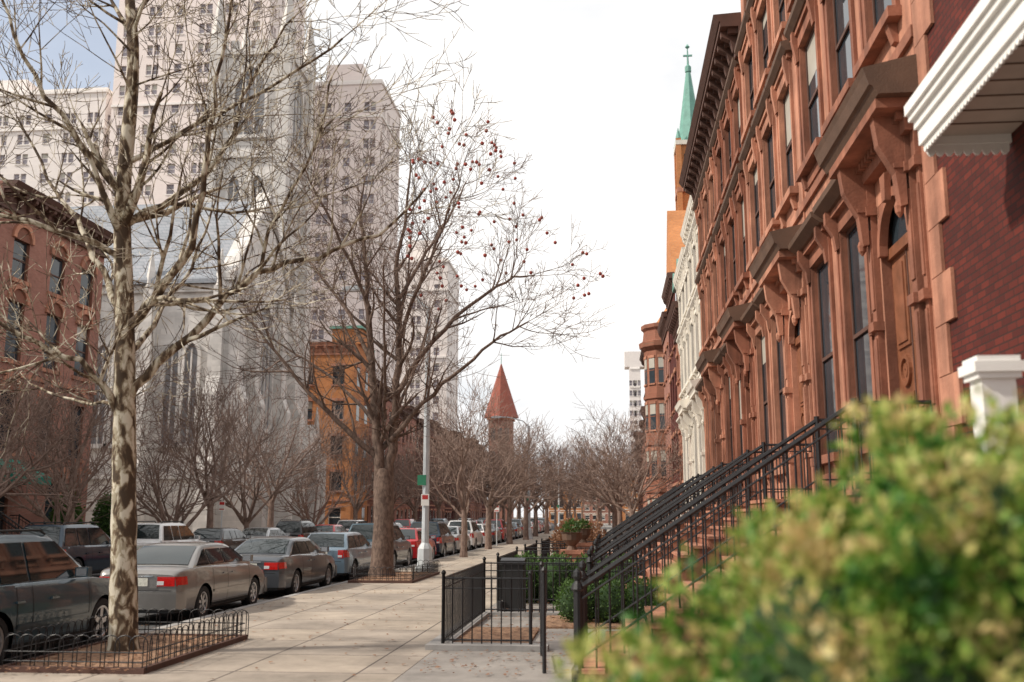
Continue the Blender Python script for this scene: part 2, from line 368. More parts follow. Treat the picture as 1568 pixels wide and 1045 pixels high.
def rowhouse(name,O,flip,W,H,mw,mt,floors=4,bays=3,corn='brownstone_dark',D=12,cp=.6,st=True,fh=None,N_=None,U_=None):
    mb=MB(); mb.frame(O,U_ or (0,flip,0),N_ or (-flip,0,0))
    ops=[]; fh=fh or (H-1.6)/floors
    for f in range(floors):
        for b in range(bays):
            c=W*(b+.5)/bays; ops.append((c-.55,c+.55,f*fh+.9,f*fh+fh*.82))
    wall(mb,W,H,ops,mw); body(mb,W,H,D,mw)
    for o in ops:
        window(mb,o,mw,'brownstone_dark' if R.random()<.6 else 'white_paint',.12)
        mb.box(o[0]-.12,o[1]+.12,.003,.09,o[3],o[3]+.22,mt); mb.box(o[0]-.1,o[1]+.1,.003,.11,o[2]-.14,o[2],mt)
    mb.box(0,W,.003,.08,fh,fh+.15,mt)
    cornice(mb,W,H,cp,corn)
    if st: stoop(mb,W*.5/bays,2,1.6,.6,10,.26,mt)
    return mb
mb=rowhouse('x',(4.1,52.8,0),1,7,13.2,'brown_brick','brownstone_b')
mb.prismu([(-.1,13.2),(-.5,16.4),(-9,16.4),(-9,13.2)],0,7,'slate')
for c in (1.8,5.2):
    mb.box(c-.6,c+.6,-1.2,.05,13.3,15,'brownstone_dark'); mb.prism([(c-.8,15),(c+.8,15),(c,16)],-1.2,.2,'copper'); mb.box(c-.4,c+.4,.052,.06,13.5,14.8,'glass')
mb.build('mansard_row_house')
mb=rowhouse('x',(4.1,59.8,0),1,7,16.5,'red_brick','brownstone_b',cp=.4); mb.prism([(0,16.5),(7,16.5),(3.5,21.5)],-6,.1,'orange_brick'); mb.build('brick_row_house')
mb=rowhouse('x',(4.1,66.8,0),1,7,15.5,'pink_brick','brownstone_b',cp=.4); mb.prismu([(-.1,15.5),(-2.5,19.5),(-9,19.5),(-9,15.5)],0,7,'slate'); mb.build('brick_row_house')
mb=rowhouse('x',(3.4,79,0),1,9,15.5,'brown_brick','brownstone_b',st=False)
mb.frame((3.4,79,0),(1,0,0),(0,-1,0))
ops=[(c-.5,c+.5,f*3.6+1.2,f*3.6+3.3) for f in range(4) for c in (3.8,6)]
wall(mb,12,15.5,ops,'brown_brick',d=.41)
for o in ops: mb.box(o[0],o[1],.3,.33,o[2],o[3],'glass'); mb.box(o[0]-.1,o[1]+.1,.412,.5,o[3],o[3]+.25,'brownstone_b')
mb.frame((0,0,0),(1,0,0),(0,1,0))
bx,by,br=4.6,78.6,1.75
mb.lathe(bx,by,[(br,0),(br,3.6),(br+.12,3.62),(br+.12,3.85),(br,3.87),(br,7.2),(br+.12,7.22),(br+.12,7.45),(br,7.47),(br,10.8),(br+.12,10.82),(br+.12,11.05),(br,11.07),(br,14.6),(br+.35,14.9),(br+.4,15.3),(br+.1,15.4),(br,16.2),(br+.2,16.4),(br+.2,16.7)],12,'brown_brick')
mb.lathe(bx+1,by+1,[(br+.25,16.7),(1.0,18.2),(.15,19.6),(.02,20.2)],12,'orange_brick')
for f in range(4):
    for k in (5.5,6.5,7.5,8.5,9.5):
        a=2*math.pi*k/12; ap=br*math.cos(math.pi/12)
        cx=bx+ap*math.cos(a); cy=by+ap*math.sin(a)
        mb.frame((cx,cy,0),(-math.sin(a),math.cos(a),0),(math.cos(a),math.sin(a),0))
        z=f*3.6+1.2
        mb.box(-.28,.28,.003,.02,z,z+2.0,'glass'); mb.box(-.34,.34,.003,.08,z+2.0,z+2.2,'brownstone_b'); mb.box(-.34,.34,.003,.1,z-.12,z,'brownstone_b')
        mb.box(-.28,.28,.021,.03,z+1.2,z+2.0,'blind'); mb.box(-.28,.28,.021,.04,z+1,z+1.06,'brownstone_trim')
mb.build('corner_brick_building')
y=88
for i in range(12):
    W=R.uniform(6,8); H=R.uniform(12,15.5)
    mb=rowhouse('x',(4.6,y,0),1,W,H,R.choice(['brown_brick','pink_brick','orange_brick','red_brick']),'brownstone_b',st=False); mb.build('row_house'); y+=W
mb=MB(); cx,cy=7.6,85
mb.frame((0,0,0),(1,0,0),(0,1,0))
a=1.15
mb.box(cx-a,cx+a,cy-a,cy+a,0,34,'orange_brick')
for s in (-1,1):
    for t in (-1,1):
        mb.box(cx+s*a-.22,cx+s*a+.22,cy+t*a-.22,cy+t*a+.22,0,34.4,'orange_brick')
        mb.lathe(cx+s*a,cy+t*a,[(.25,34.4),(.02,35.4)],8,'copper')
mb.box(cx-1.4,cx+1.4,cy-1.4,cy+1.4,29.5,29.9,'brownstone_b'); mb.box(cx-1.4,cx+1.4,cy-1.4,cy+1.4,33.8,34.2,'limestone')
for dx in (-.45,.45): mb.box(cx+dx-.25,cx+dx+.25,cy-a-.02,cy-a-.002,30.4,33,'dark')
mb.lathe(cx,cy,[(1.15,34.2),(.95,35.6),(.22,41.0),(.2,41.1)],8,'copper'); mb.lathe(cx,cy,[(.28,41.1),(.28,41.6),(.1,41.8),(.05,43.3)],8,'copper')
mb.box(cx-.4,cx+.4,cy-.06,cy+.06,42.6,42.75,'copper'); mb.lathe(cx,cy,[(.02,43.3),(.22,43.5),(.02,43.8)],8,'copper')
mb.frame((5.2,cy+1.8,0),(1,0,0),(0,1,0)); mb.prism([(0,0),(14,0),(14,17),(7,25),(0,17)],0,20,'orange_brick'); mb.prism([(-.4,17),(7,25.2),(14.4,17),(14.4,17.5),(7,25.9),(-.4,17.5)],-.3,20.3,'slate')
mb.frame((5.8,cy-3,0),(1,0,0),(0,1,0)); mb.prism([(0,0),(5,0),(5,22),(2.2,30),(0,22)],0,6,'orange_brick')
mb.build('church_with_spire')

mb=MB(); mb.frame((3.7,-6,0),(0,1,0),(-1,0,0)); W=17.38
ops=[(9.5,10.8,3.1,6),(9.5,10.8,8,10.4),(5,6.3,8,10.4),(5,6.3,3.1,6)]
wall(mb,W,17,ops,'red_brick'); body(mb,W,17,13,'red_brick')
for o in ops: window(mb,o,'red_brick','white_paint'); mb.box(o[0]-.15,o[1]+.15,.003,.12,o[3],o[3]+.3,'brownstone_b'); mb.box(o[0]-.15,o[1]+.15,.003,.14,o[2]-.15,o[2],'brownstone_b')
for i in range(30):
    z=i*.56; L=.62 if i%2 else .36
    mb.box(W-L,W,.003,.04,z+.006,z+.554,'brownstone_b')
mb.box(0,W-.63,.003,.15,2.35,2.6,'brownstone')
cornice(mb,W,17,.7,'brownstone_dark')
mb.build('red_brick_house')
mb=MB(); mb.frame((3.7,2.4,0),(0,1,0),(-1,0,0)); W=6.6; D=.76
mb.prismu([(.01,5.35),(D,5.35),(D,5.5),(.01,5.95)],0,W,'roof_tar')
mb.box(0,W,.01,D,5.28,5.348,'soffit')
for i in range(22): mb.box(i*.3,i*.3+.012,.02,D,5.27,5.279,'hood_brown')
mb.box(-.03,W+.03,D+.002,D+.06,5.2,5.46,'white_paint'); mb.box(-.06,W+.06,D+.06,D+.13,5.44,5.56,'white_paint'); mb.box(-.04,W+.04,D+.06,D+.09,5.36,5.44,'white_paint'); mb.box(-.06,W+.06,D+.13,D+.16,5.50,5.6,'white_paint')
mb.box(W+.002,W+.05,.01,D,5.2,5.52,'white_paint')
def scallop(mb,a,b,fixed,z,h,axis):
    n=int(abs(b-a)/.075)
    for i in range(n):
        s=a+(b-a)*i/n; e=a+(b-a)*(i+1)/n; m=(s+e)/2; w=(e-s)/2
        pts=[(s,z)]+[(m-w*math.cos(math.pi*k/5),z-h*.4-h*.6*math.sin(math.pi*k/5)) for k in range(6)]+[(e,z)]
        if axis=='u': mb.prism(pts,fixed,fixed+.02,'white_paint')
        else: mb.prismu(pts,fixed,fixed+.02,'white_paint')
scallop(mb,0,W,D+.01,5.2,.08,'u'); scallop(mb,.03,D,W+.01,5.2,.11,'d'); scallop(mb,.03,D,3.3,5.28,.09,'d'); scallop(mb,.03,D,0.01,5.2,.09,'d')
mb.build('porch_canopy')

def fence(mb,a,b,h=.97,sp=.13,z=0.0):
    a=Vector((a[0],a[1],z));b=Vector((b[0],b[1],z)); L=(b-a).length; n=max(1,int(L/sp))
    for zz,r in ((h,.014),(h-.14,.01),(.12,.012)): mb.bar(a+Z*zz,b+Z*zz,r,'iron')
    for i in range(n+1):
        p=a.lerp(b,i/n); mb.bar(p+Z*.04,p+Z*(h+.02),.009,'iron',4)
    for p in (a,b):
        mb.bar(p,p+Z*(h+.05),.025,'iron',8); mb.lathe(p.x,p.y,[(.01,z+h+.03),(.04,z+h+.08),(.01,z+h+.12)],8,'iron')
mb=MB()
fence(mb,(-2.4,14.5),(-2.4,19.2)); fence(mb,(-2.4,14.5),(-1.15,14.5)); fence(mb,(-2.4,19.2),(0.6,19.2))
fence(mb,(-.95,13.9),(-.82,12.4),1.12,.35)
mb.build('iron_fence')
mb=MB()
for a,b,c,d in ((-2.62,-.9,14.3,14.5+.15),(-2.62,-2.3,14.65,19.35),(-2.3,.8,19.1,19.35)): mb.box(a,b,c,d,-.003,.07,'curb_stone')
mb.box(-2.3,-1.2,14.65,17,-.003,.035,'mulch'); mb.box(-1.2,.7,17.2,19.1,-.003,.03,'mulch')
mb.build('yard_kerb')
for yy in (21.5,28.4,35.3,42.2):
    mb=MB(); fence(mb,(-2.4,yy),(-2.4,yy+4.4)); fence(mb,(-2.4,yy),(.6,yy)); fence(mb,(-2.4,yy+4.4),(.6,yy+4.4)); mb.build('iron_fence')

def leafcloud(mb,lobes,n,size,mt,rng,shell=.55,amp=.22):
    k=mb.mi(mt); tot=sum(l[1][0]*l[1][1]+l[1][1]*l[1][2]+l[1][0]*l[1][2] for l in lobes)
    for c,r in lobes:
        m=int(n*(r[0]*r[1]+r[1]*r[2]+r[0]*r[2])/tot)
        for i in range(m):
            d=Vector((rng.gauss(0,1),rng.gauss(0,1),rng.gauss(0,1))).normalized()
            q=rng.uniform(shell,1.0)
            nz=noise.noise(Vector((c[0]+d.x*r[0],c[1]+d.y*r[1],c[2]+d.z*r[2]))*(1.1/max(.12,r[0])*2.2))
            q*=1+amp*nz
            if rng.random()<.06: q*=1.1
            p=Vector((c[0]+d.x*r[0]*q,c[1]+d.y*r[1]*q,c[2]+d.z*r[2]*q))
            if p.z<0.02: continue
            ax=(d+Vector((rng.gauss(0,.6),rng.gauss(0,.6),rng.gauss(0,.6)+.4))).normalized()
            sd=ax.cross(Vector((rng.gauss(0,1),rng.gauss(0,1),rng.gauss(0,1)))).normalized()
            up=ax.cross(sd)
            s=size*rng.uniform(.6,1.25); w=s*.3
            b=len(mb.v)
            for t in (p,p+ax*s*.5+sd*w-up*w*.3,p+ax*s-up*w*.2,p+ax*s*.5-sd*w-up*w*.3): mb.v.append(tuple(t))
            mb.f.append((b,b+1,b+2,b+3)); mb.m.append(k)
def ellips(mb,c,r,mt,n=12,m=8):
    vs=[];fs=[]
    for j in range(m+1):
        ph=math.pi*j/m
        for i in range(n):
            a=2*math.pi*i/n; vs.append((c[0]+r[0]*math.sin(ph)*math.cos(a),c[1]+r[1]*math.sin(ph)*math.sin(a),max(0.0,c[2]+r[2]*math.cos(ph))))
    for j in range(m):
        for i in range(n): fs.append((j*n+i,j*n+(i+1)%n,(j+1)*n+(i+1)%n,(j+1)*n+i))
    mb.add(vs,fs,mt,raw=True)
rg=random.Random(5)
mb=MB()
lobes=[((.88,2.35,1.57),(.42,.40,.56)),((.44,2.25,1.40),(.30,.34,.46)),((.10,2.15,1.17),(.25,.30,.42)),((1.3,2.5,1.60),(.45,.45,.60)),((.58,2.1,1.26),(.3,.3,.5)),((.95,2.05,1.38),(.35,.3,.5)),((.6,2.35,.75),(.85,.5,.8)),((1.3,2.4,.8),(.7,.6,.8))]
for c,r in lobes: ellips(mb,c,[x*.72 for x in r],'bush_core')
for k in range(74):
    a=rg.uniform(-.09,1.5); yy=rg.uniform(1.95,2.5); t=min(1,max(0,(a+.05)/.75)); bz=1.47+.55*t+(.07 if .62<a<.88 else 0)-(.02 if a>.95 else 0)
    lobes.append(((a,yy,bz+rg.uniform(-.38,.03)),(.075,.075,.12)))
leafcloud(mb,lobes,56000,.035,'leaf_bush',rg,.6,.15)
mb.build('garden_bush')
mb=MB(); hl=[((x,yy,.45),(.45,.55,.55)) for x in (-1.9,-1.2,-.5,.2) for yy in (22.3,23.3)]
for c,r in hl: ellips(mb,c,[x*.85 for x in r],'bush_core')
leafcloud(mb,hl,9000,.07,'leaf_hedge',rg,.8); mb.build('box_hedge')
mb=MB(); hl=[((x,yy,.35),(.4,.3,.4)) for x in (-.6,0,.5) for yy in (18.0,18.6)]
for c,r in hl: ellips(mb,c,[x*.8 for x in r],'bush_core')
leafcloud(mb,hl,5000,.06,'leaf_hedge',rg,.75); mb.build('box_hedge')
mb=MB(); hl=[((-1.6+rg.uniform(-.4,.8),yy,.9),(.7,.9,.8)) for yy in (36,38,40,43)]
leafcloud(mb,hl,9000,.12,'leaf_dry',rg,.4); mb.build('dry_shrub')
for x,yy in ((-24.5,43.5),(-24.6,47.5)):
    mb=MB(); ellips(mb,(x,yy,1.3),(.5,.5,1.3),'bush_core'); leafcloud(mb,[((x,yy,1.4),(.65,.65,1.5))],3500,.14,'leaf_hedge',rg,.8)
    mb.build('evergreen_shrub')
mb=MB(); k=mb.mi('leaf_dry')
for i in range(3200):
    if rg.random()<.35: x,yy=rg.uniform(-7.3,-5.6),rg.choice([rg.uniform(11.6,15.2),rg.uniform(28.2,32.6)])
    elif rg.random()<.5: x,yy=rg.uniform(-2.4,.5),rg.uniform(12,25)
    elif rg.random()<.5: x,yy=rg.uniform(-8.6,-7.65),rg.uniform(10,40)
    else: x,yy=rg.uniform(-7.3,-2.4),rg.uniform(11,45)
    z=(-.122 if x<-7.62 else (.06 if x<-5.6 and (yy<15.3 or 27.6<yy<33) else .045 if x>-2.3 and yy>14.6 else .012)); s=rg.uniform(.02,.05); a=rg.uniform(0,6.28)
    b=len(mb.v)
    for q in range(4):
        mb.v.append((x+s*math.cos(a+q*1.57)*(1 if q%2 else .6),yy+s*math.sin(a+q*1.57)*(1 if q%2 else .6),z+rg.uniform(0,.02)))
    mb.f.append((b,b+1,b+2,b+3)); mb.m.append(k)
mb.build('fallen_leaves')

def pit(x0,x1,y0,y1):
    mb=MB(); mb.box(x0,x1,y0,y1,-.05,.05,'mulch')
    for a,b,c,d in ((x0-.08,x1+.08,y0-.08,y0),(x0-.08,x1+.08,y1,y1+.08),(x0-.08,x0,y0,y1),(x1,x1+.08,y0,y1)): mb.box(a,b,c,d,-.05,.07,'brownstone_dark')
    mb.build('tree_pit')
    mb=MB()
    def run(a,b):
        a=Vector(a);b=Vector(b);L=(b-a).length;n=int(L/.17);t=(b-a).normalized()
        for zz in (.13,.24): mb.bar(a+Z*zz,b+Z*zz,.008,'iron',4)
        for i in range(n):
            p=a+t*(L*i/n); w=.23; pts=[p+Z*.04]+[p+t*(w/2-w/2*math.cos(math.pi*j/6))+Z*(.34+.1*math.sin(math.pi*j/6)) for j in range(7)]+[p+t*w+Z*.04]
            mb.tube(pts,[.007]*len(pts),4,'iron')
    e=.04
    run((x1+e,y0-e,0),(x1+e,y1+e,0)); run((x0-e,y0-e,0),(x1+e,y0-e,0)); run((x0-e,y1+e,0),(x1+e,y1+e,0)); run((x0-e,y0-e,0),(x0-e,y1+e,0))
    mb.build('hoop_fence')
pit(-7.3,-5.62,11.9,15.2); pit(-7.3,-5.62,28.2,32.6); 

def rv(rng,s): return Vector((rng.gauss(0,s),rng.gauss(0,s),rng.gauss(0,s)))
def sides(r): return 8 if r>.09 else 6 if r>.04 else 4 if r>.015 else 3
def kids(mb,pts,rad,L,lev,maxlev,rng,tips,mt,cnt,up,rmin,spread=1):
    n=len(pts)
    for c in range(cnt):
        t=rng.uniform(.15,1) if c else 1.0
        f=t*(n-1); i=min(n-2,int(f)); p=pts[i].lerp(pts[i+1],f-i); d=(pts[i+1]-pts[i]).normalized(); r=rad[i]+(rad[i+1]-rad[i])*(f-i)
        ang=math.radians(rng.uniform(28,62)) if c else .2
        ax=d.cross(rv(rng,1)).normalized()
        nd=(Matrix.Rotation(ang,3,ax)@d)
        grow(mb,p,nd,max(rmin,r*rng.uniform(.5,.7)),L*rng.uniform(.45,.8)*(1.15-.4*t),lev,maxlev,rng,tips,mt,up,rmin)
CNT={1:5,2:3,3:3,4:2}
def grow(mb,p,d,r,L,lev,maxlev,rng,tips,mt,up=.08,rmin=.006):
    n=max(3,min(9,int(L/.28))); st=L/n; pts=[p.copy()];rad=[r]; re=max(rmin*.7,r*.3)
    for i in range(n):
        d=(d+rv(rng,.11)+Z*up).normalized(); p=p+d*st; pts.append(p.copy()); rad.append(r+(re-r)*(i+1)/n)
    mb.tube(pts,rad,sides(r),mt)
    if lev<maxlev and L>.25: kids(mb,pts,rad,L,lev+1,maxlev,rng,tips,mt,CNT.get(lev,5),up,rmin)
    else: tips.append(p)
def smoothpath(P,n):
    out=[];P=[Vector(p) for p in P]; m=len(P)
    for i in range(m-1):
        p0=P[max(0,i-1)];p1=P[i];p2=P[i+1];p3=P[min(m-1,i+2)]
        for k in range(n):
            t=k/n; out.append(.5*((2*p1)+(p2-p0)*t+(2*p0-5*p1+4*p2-p3)*t*t+(3*p1-p0-3*p2+p3)*t**3))
    out.append(P[-1]); return out
def limb(mb,P,r0,r1,rng,tips,mt,cnt,maxlev,rmin,up=.06,Lk=None,jit=.025):
    pts=smoothpath(P,4); n=len(pts); pts=[p+rv(rng,jit) if 0<i<n-1 else p for i,p in enumerate(pts)]
    rad=[r0+(r1-r0)*(i/(n-1))**.8 for i in range(n)]
    mb.tube(pts,rad,sides(r0)+2,mt)
    L=sum((pts[i+1]-pts[i]).length for i in range(n-1))
    kids(mb,pts,rad,Lk or min(L*.6,3.0),1,maxlev,rng,tips,mt,cnt,up,rmin)
rt=random.Random(3)
mb=MB(); tips=[]; bx,by=-6.68,13.6; mt='bark_sycamore'
tr=smoothpath([(bx,by,-.03),(bx-.08,by,1.2),(bx-.2,by+.05,2.67),(bx-.3,by,4.56),(bx-.52,by+.1,6.5),(bx-.45,by,8.6),(bx-.7,by+.1,10.5),(bx-.6,by,13)],5)
n=len(tr); rad=[(.25 if i==0 else .20 if i==1 else .18*(1-i/(n-1))**.75+.02)*rt.uniform(.96,1.05) for i in range(n)]
mb.tube(tr,rad,14,mt)
kids(mb,tr[14:],rad[14:],2.6,1,4,rt,tips,mt,10,.07,.006)
def LB(P,r,c): limb(mb,[(bx+a,by+b,z) for a,b,z in P],r,.016,rt,tips,mt,c,4,.0055,.05,Lk=2.4)
LB([(-.26,0,3.5),(.2,.15,4.05),(.9,.4,4.9),(1.45,.6,5.45),(2.3,.8,5.75),(3.2,1,6.2),(3.9,1.1,6.9)],.085,12)
LB([(-.3,0,4.5),(.3,-.3,4.95),(.8,-.5,5.6),(1.1,-.7,6.6),(1.2,-.8,7.9),(1.5,-.9,9.4)],.085,11)
LB([(-.45,0,6.1),(.15,.5,6.7),(.7,.9,7.6),(1.0,1.1,8.8),(1.6,1.3,10)],.065,10)
LB([(-.25,0,3.3),(-.55,-.3,3.8),(-1.0,-.6,4.1),(-1.9,-1,4.6),(-2.8,-1.3,5.4)],.06,9)
LB([(-.32,0,4.7),(-.9,.3,5.5),(-1.5,.6,6.4),(-2.2,.9,7.2),(-2.9,1,8.3)],.065,10)
LB([(-.5,0,6.6),(-1.1,-.4,7.4),(-1.7,-.8,8.4),(-2.1,-1,9.6)],.06,8)
LB([(-.45,.1,7.6),(-.1,-.6,8.5),(.2,-1,9.8)],.05,7)
LB([(-.3,0,4.0),(-.3,.9,4.8),(-.1,1.7,5.9),(0,2.3,7.2)],.055,8)
LB([(-.48,0,7),(0,.3,7.5),(.9,.2,7.9),(1.9,0,8.3),(2.8,0,8.9)],.045,10)
LB([(1.45,.6,5.45),(1.7,.5,6.3),(2.3,.3,7.2),(2.6,.2,8.4)],.035,9)
LB([(-.42,0,5.6),(-1.2,-.6,5.9),(-2.2,-.9,6.1),(-3.2,-1,6.6)],.05,9)
LB([(-.25,0,3.1),(-.7,.5,3.5),(-1.5,.9,3.6),(-2.4,1.2,3.9)],.04,7)
mb.build('sycamore_tree',60)
mb=MB(); tips=[]; bx,by=-6.95,30.5; mt='bark_brown'
mb.tube([Vector((bx,by,-.03)),Vector((bx,by,.4)),Vector((bx+.02,by,1.6)),Vector((bx,by,2.9)),Vector((bx-.02,by,3.3))],[.46,.36,.31,.33,.2],14,mt)
def LB2(P,r,c,r1=.022): limb(mb,[(bx+a,by+b,z*.97) for a,b,z in P],r,r1,rt,tips,mt,c,4,.008,.05)
LB2([(-.05,0,2.6),(-.22,0,4.0),(-.38,.1,5.7),(-.6,.2,8),(-.75,0,10),(-1,.1,12),(-.9,.2,13.2)],.2,14)
LB2([(.08,0,2.6),(.2,.1,4),(.28,.2,5.7),(.32,.3,8),(.2,.3,10),(.5,.2,12),(.6,.2,13.8)],.2,14)
LB2([(-.2,0,3.7),(-1.2,-.3,4.7),(-2.3,-.5,5.8),(-3.7,-.7,7.5),(-4.6,-.9,8.6)],.11,11)
LB2([(.25,.1,5.7),(1.4,.5,7.6),(2.8,.9,9.1),(3.9,1.1,9.8),(4.6,1.2,9.9)],.10,11)
LB2([(.2,0,4.3),(1.3,-.6,5.4),(2.6,-1,6.5),(3.8,-1.3,7.4),(4.6,-1.4,7.8)],.09,11)
LB2([(-.5,.1,6.8),(-1.5,.9,8.6),(-2.7,1.5,10.2),(-3.5,2,11.3)],.08,10)
LB2([(.3,.2,7.4),(1.2,-.9,9.2),(2.0,-1.6,10.8),(2.6,-2,12.2)],.08,11)
LB2([(-.6,.1,8.6),(-1.2,-1,10.4),(-1.8,-1.8,11.8),(-2.3,-2,12.8)],.07,10)
LB2([(.3,.3,9),(1.1,1,10.8),(1.8,1.6,12.4),(2.2,2,13.6)],.07,10)
LB2([(-.3,0,4.8),(-1.6,.9,6.1),(-3.1,1.4,7.2),(-4.2,1.6,7.9)],.07,10)
LB2([(.2,.2,5),(.6,1.8,7),(.9,3.2,9.5)],.07,9)
LB2([(0,0,5),(.3,-1.6,7),(.5,-2.9,9.3)],.07,9)
cand=[t for t in tips if t.x>bx+.9 and t.z>9.0]
rt.shuffle(cand); k=0
for t in cand[:120]:
    L=rt.uniform(.1,.35); mb.tube([t,t-Z*L],[.006,.006],3,mt); ellips(mb,(t.x,t.y,t.z-L-.05),(.06,.06,.06),'seedball',7,5)
mb.build('bare_street_tree',60)
CNT={1:7,2:5,3:4,4:3}
def generic(seed,mt='bark_far',H=9,trunk=2.4,rmin=.012,stems=6,r=.17,maxlev=4,Ls=4.2):
    rng=random.Random(seed); mb=MB(); tips=[]
    mb.tube([Vector((0,0,-.05)),Vector((0,0,.4)),Vector((.03,0,trunk*.6)),Vector((0,0,trunk+.2))],[r*1.35,r*1.1,r,r*.8],10,mt)
    for i in range(stems):
        a=2*math.pi*i/stems+rng.uniform(-.3,.3); tilt=rng.uniform(.35,.9) if i else .1
        d=Vector((math.cos(a)*math.sin(tilt),math.sin(a)*math.sin(tilt),math.cos(tilt)))
        grow(mb,Vector((0,0,trunk*rng.uniform(.8,1.05))),d,r*rng.uniform(.45,.65),Ls*rng.uniform(.85,1.2),1,maxlev,rng,tips,mt,.06,rmin)
    return mb.mesh('bare_tree_mesh%d'%seed)
G=[generic(s) for s in (1,2,3)]
CNT={1:6,2:4,3:3}
GS=[generic(21,'bark_far',trunk=.7,stems=9,r=.13,Ls=3.0,rmin=.01),generic(22,'bark_far',trunk=1.2,stems=8,r=.12,Ls=3.1,rmin=.01)]
def place(me,name,x,y,s,rz,sz=None):
    o=bpy.data.objects.new(name,me); o.location=(x,y,0); o.scale=(s,s,sz or s); o.rotation_euler=(0,0,rz); scene.collection.objects.link(o); return o
place(GS[0],'small_bare_tree',-19.2,43,1.2,.3); place(GS[1],'small_bare_tree',-19.2,52,1.25,1.9)
place(GS[1],'small_bare_tree',-19.3,34,1.0,2.1)
place(GS[0],'small_bare_tree',-19.2,64,1.2,.4); place(G[2],'bare_tree',-19.2,75,1.0,4.4); place(G[1],'bare_tree',-19.6,57,1.1,4.4)
place(G[0],'bare_tree',-21.5,38.5,.95,1.1); place(G[2],'bare_tree',-19.4,47.5,1.0,.1); place(G[1],'bare_tree',-19.3,29.5,.85,3.1)
for i,(x,y,s) in enumerate([(-6.7,46,.85),(-6.9,57,1.0),(-6.8,68,1.05),(-6.7,80,1.15),(-6.9,93,1.2),(-6.8,108,1.3),(-19.4,88,1.1),(-19.3,99,1.2),(-19.2,112,1.3),(-19.2,125,1.3),
    (1.2,57,1.0),(.6,68,1.05),(.3,84,1.1),(.5,98,1.2),(-1.5,120,1.2)]):
    place(G[i%3],'bare_tree',x,y,s,i*1.7,s*R.uniform(.85,1.0))
dt=bpy.data.objects.new('distant_trees',None); scene.collection.objects.link(dt)
for i in range(20):
    o=place(G[i%3],'tree_%d'%i,R.choice([-20,-7,0,-13,-30])+R.uniform(-2,2),R.uniform(135,230),R.uniform(1.2,1.6),R.uniform(0,6)); o.parent=dt

def leftbrown():
    mb=MB(); mb.frame((-26,48,0),(0,-1,0),(1,0,0)); W=9
    ops=[]
    for c in (1.5,4.2,7.2):
        for z0,z1 in ((4.6,7.2),(8.6,11.2),(12.2,14)): ops.append((c-.6,c+.6,z0,z1))
    ops+= [(1.0,2.2,1.2,3.4),(2.5,3.7,1.2,3.4),(6.6,8.0,.3,3.1)]
    wall(mb,W,16.2,ops,'pink_brick'); body(mb,W,16.2,14,'pink_brick')
    for o in ops:
        window(mb,o,'brownstone_trim','brownstone_dark',.15); c=(o[0]+o[1])/2; r=(o[1]-o[0])/2
        mb.box(o[0]-.2,o[1]+.2,.003,.1,o[2]-.18,o[2],'brownstone_b')
        arc_ring(mb,c,o[3]-.02,r,r+.22,.003,.12,'brownstone_b',10); mb.prism([(c+r*math.cos(math.pi*i/10),o[3]-.02+r*math.sin(math.pi*i/10)) for i in range(11)],.004,.03,'brownstone_trim')
    mb.box(0,W,.003,.14,3.9,4.15,'brownstone_b'); mb.box(0,W,.003,.1,7.9,8.1,'brownstone_b')
    cornice(mb,W,16.2,.7,'brownstone_dark')
    mb.prismu([(.05,4.3),(1.5,3.5),(1.5,3.2),(.05,3.2)],5.9,8.6,'green_awning')
    stoop(mb,7.3,1.8,.9,.5,6,.28,'brownstone_b')
    return mb.build('brownstone_house')
leftbrown()
rowhouse('x',(-26,38.9,0),-1,7.5,15.2,'brown_brick','brownstone_b').build('brick_row_house')
rowhouse('x',(-26,31.3,0),-1,7.5,15.6,'pink_brick','brownstone_b').build('brick_row_house')
mb=rowhouse('x',(-31,86,0),1,8.5,17.2,'orange_brick','brownstone_b',floors=5,bays=3,U_=(1,0,0),N_=(0,-1,0),D=6,st=False,corn='brownstone_b',cp=.35)
mb.frame((-22.5,86,0),(0,1,0),(1,0,0))
wall(mb,6,17.2,[],'orange_brick',d=.004)
for f in range(5):
    for c in (1.5,4.5): mb.box(c-.5,c+.5,.006,.02,f*3.12+.9,f*3.12+2.6,'glass'); mb.box(c-.6,c+.6,.006,.12,f*3.12+2.6,f*3.12+2.85,'brownstone_b')
mb.box(1,3.5,-2.4,0.3,17.2,18.6,'orange_brick'); mb.box(.8,3.7,-2.6,.5,18.6,18.85,'copper'); mb.box(3.6,6,-.2,.4,17.2,17.35,'copper')
mb.build('orange_brick_building')
y=92.2
for i in range(14):
    W=R.uniform(6,8); H=R.uniform(12,15.5)
    mb=rowhouse('x',(-23.4,y+W,0),-1,W,H,R.choice(['brown_brick','pink_brick','pink_brick','red_brick']),'brownstone_b',st=False); mb.build('row_house'); y+=W
mb=MB(); mb.box(-26,-21,214,219,0,23,'pink_brick'); mb.lathe(-23.5,216.5,[(3.9,23),(3.6,23.8),(.1,35)],8,'tile_red'); mb.box(-26.3,-20.7,213.7,219.3,22.4,23.2,'brownstone_b')
mb.lathe(-23.5,216.5,[(.1,35),(.05,37.5)],6,'copper')
for z in (13,18):
    for c in (-25,-23.5,-22): mb.box(c-.45,c+.45,213.9,213.99,z,z+2.6,'glass')
mb.build('brick_tower')
for x,w,h,m in ((-16,9,11,'orange_brick'),(-7,8,9,'pink_brick'),(1,9,12,'orange_brick'),(10,10,16,'brown_brick')):
    rowhouse('x',(x,262,0),1,w,h,m,'limestone',floors=3,bays=4,U_=(1,0,0),N_=(0,-1,0),st=False).build('distant_house')

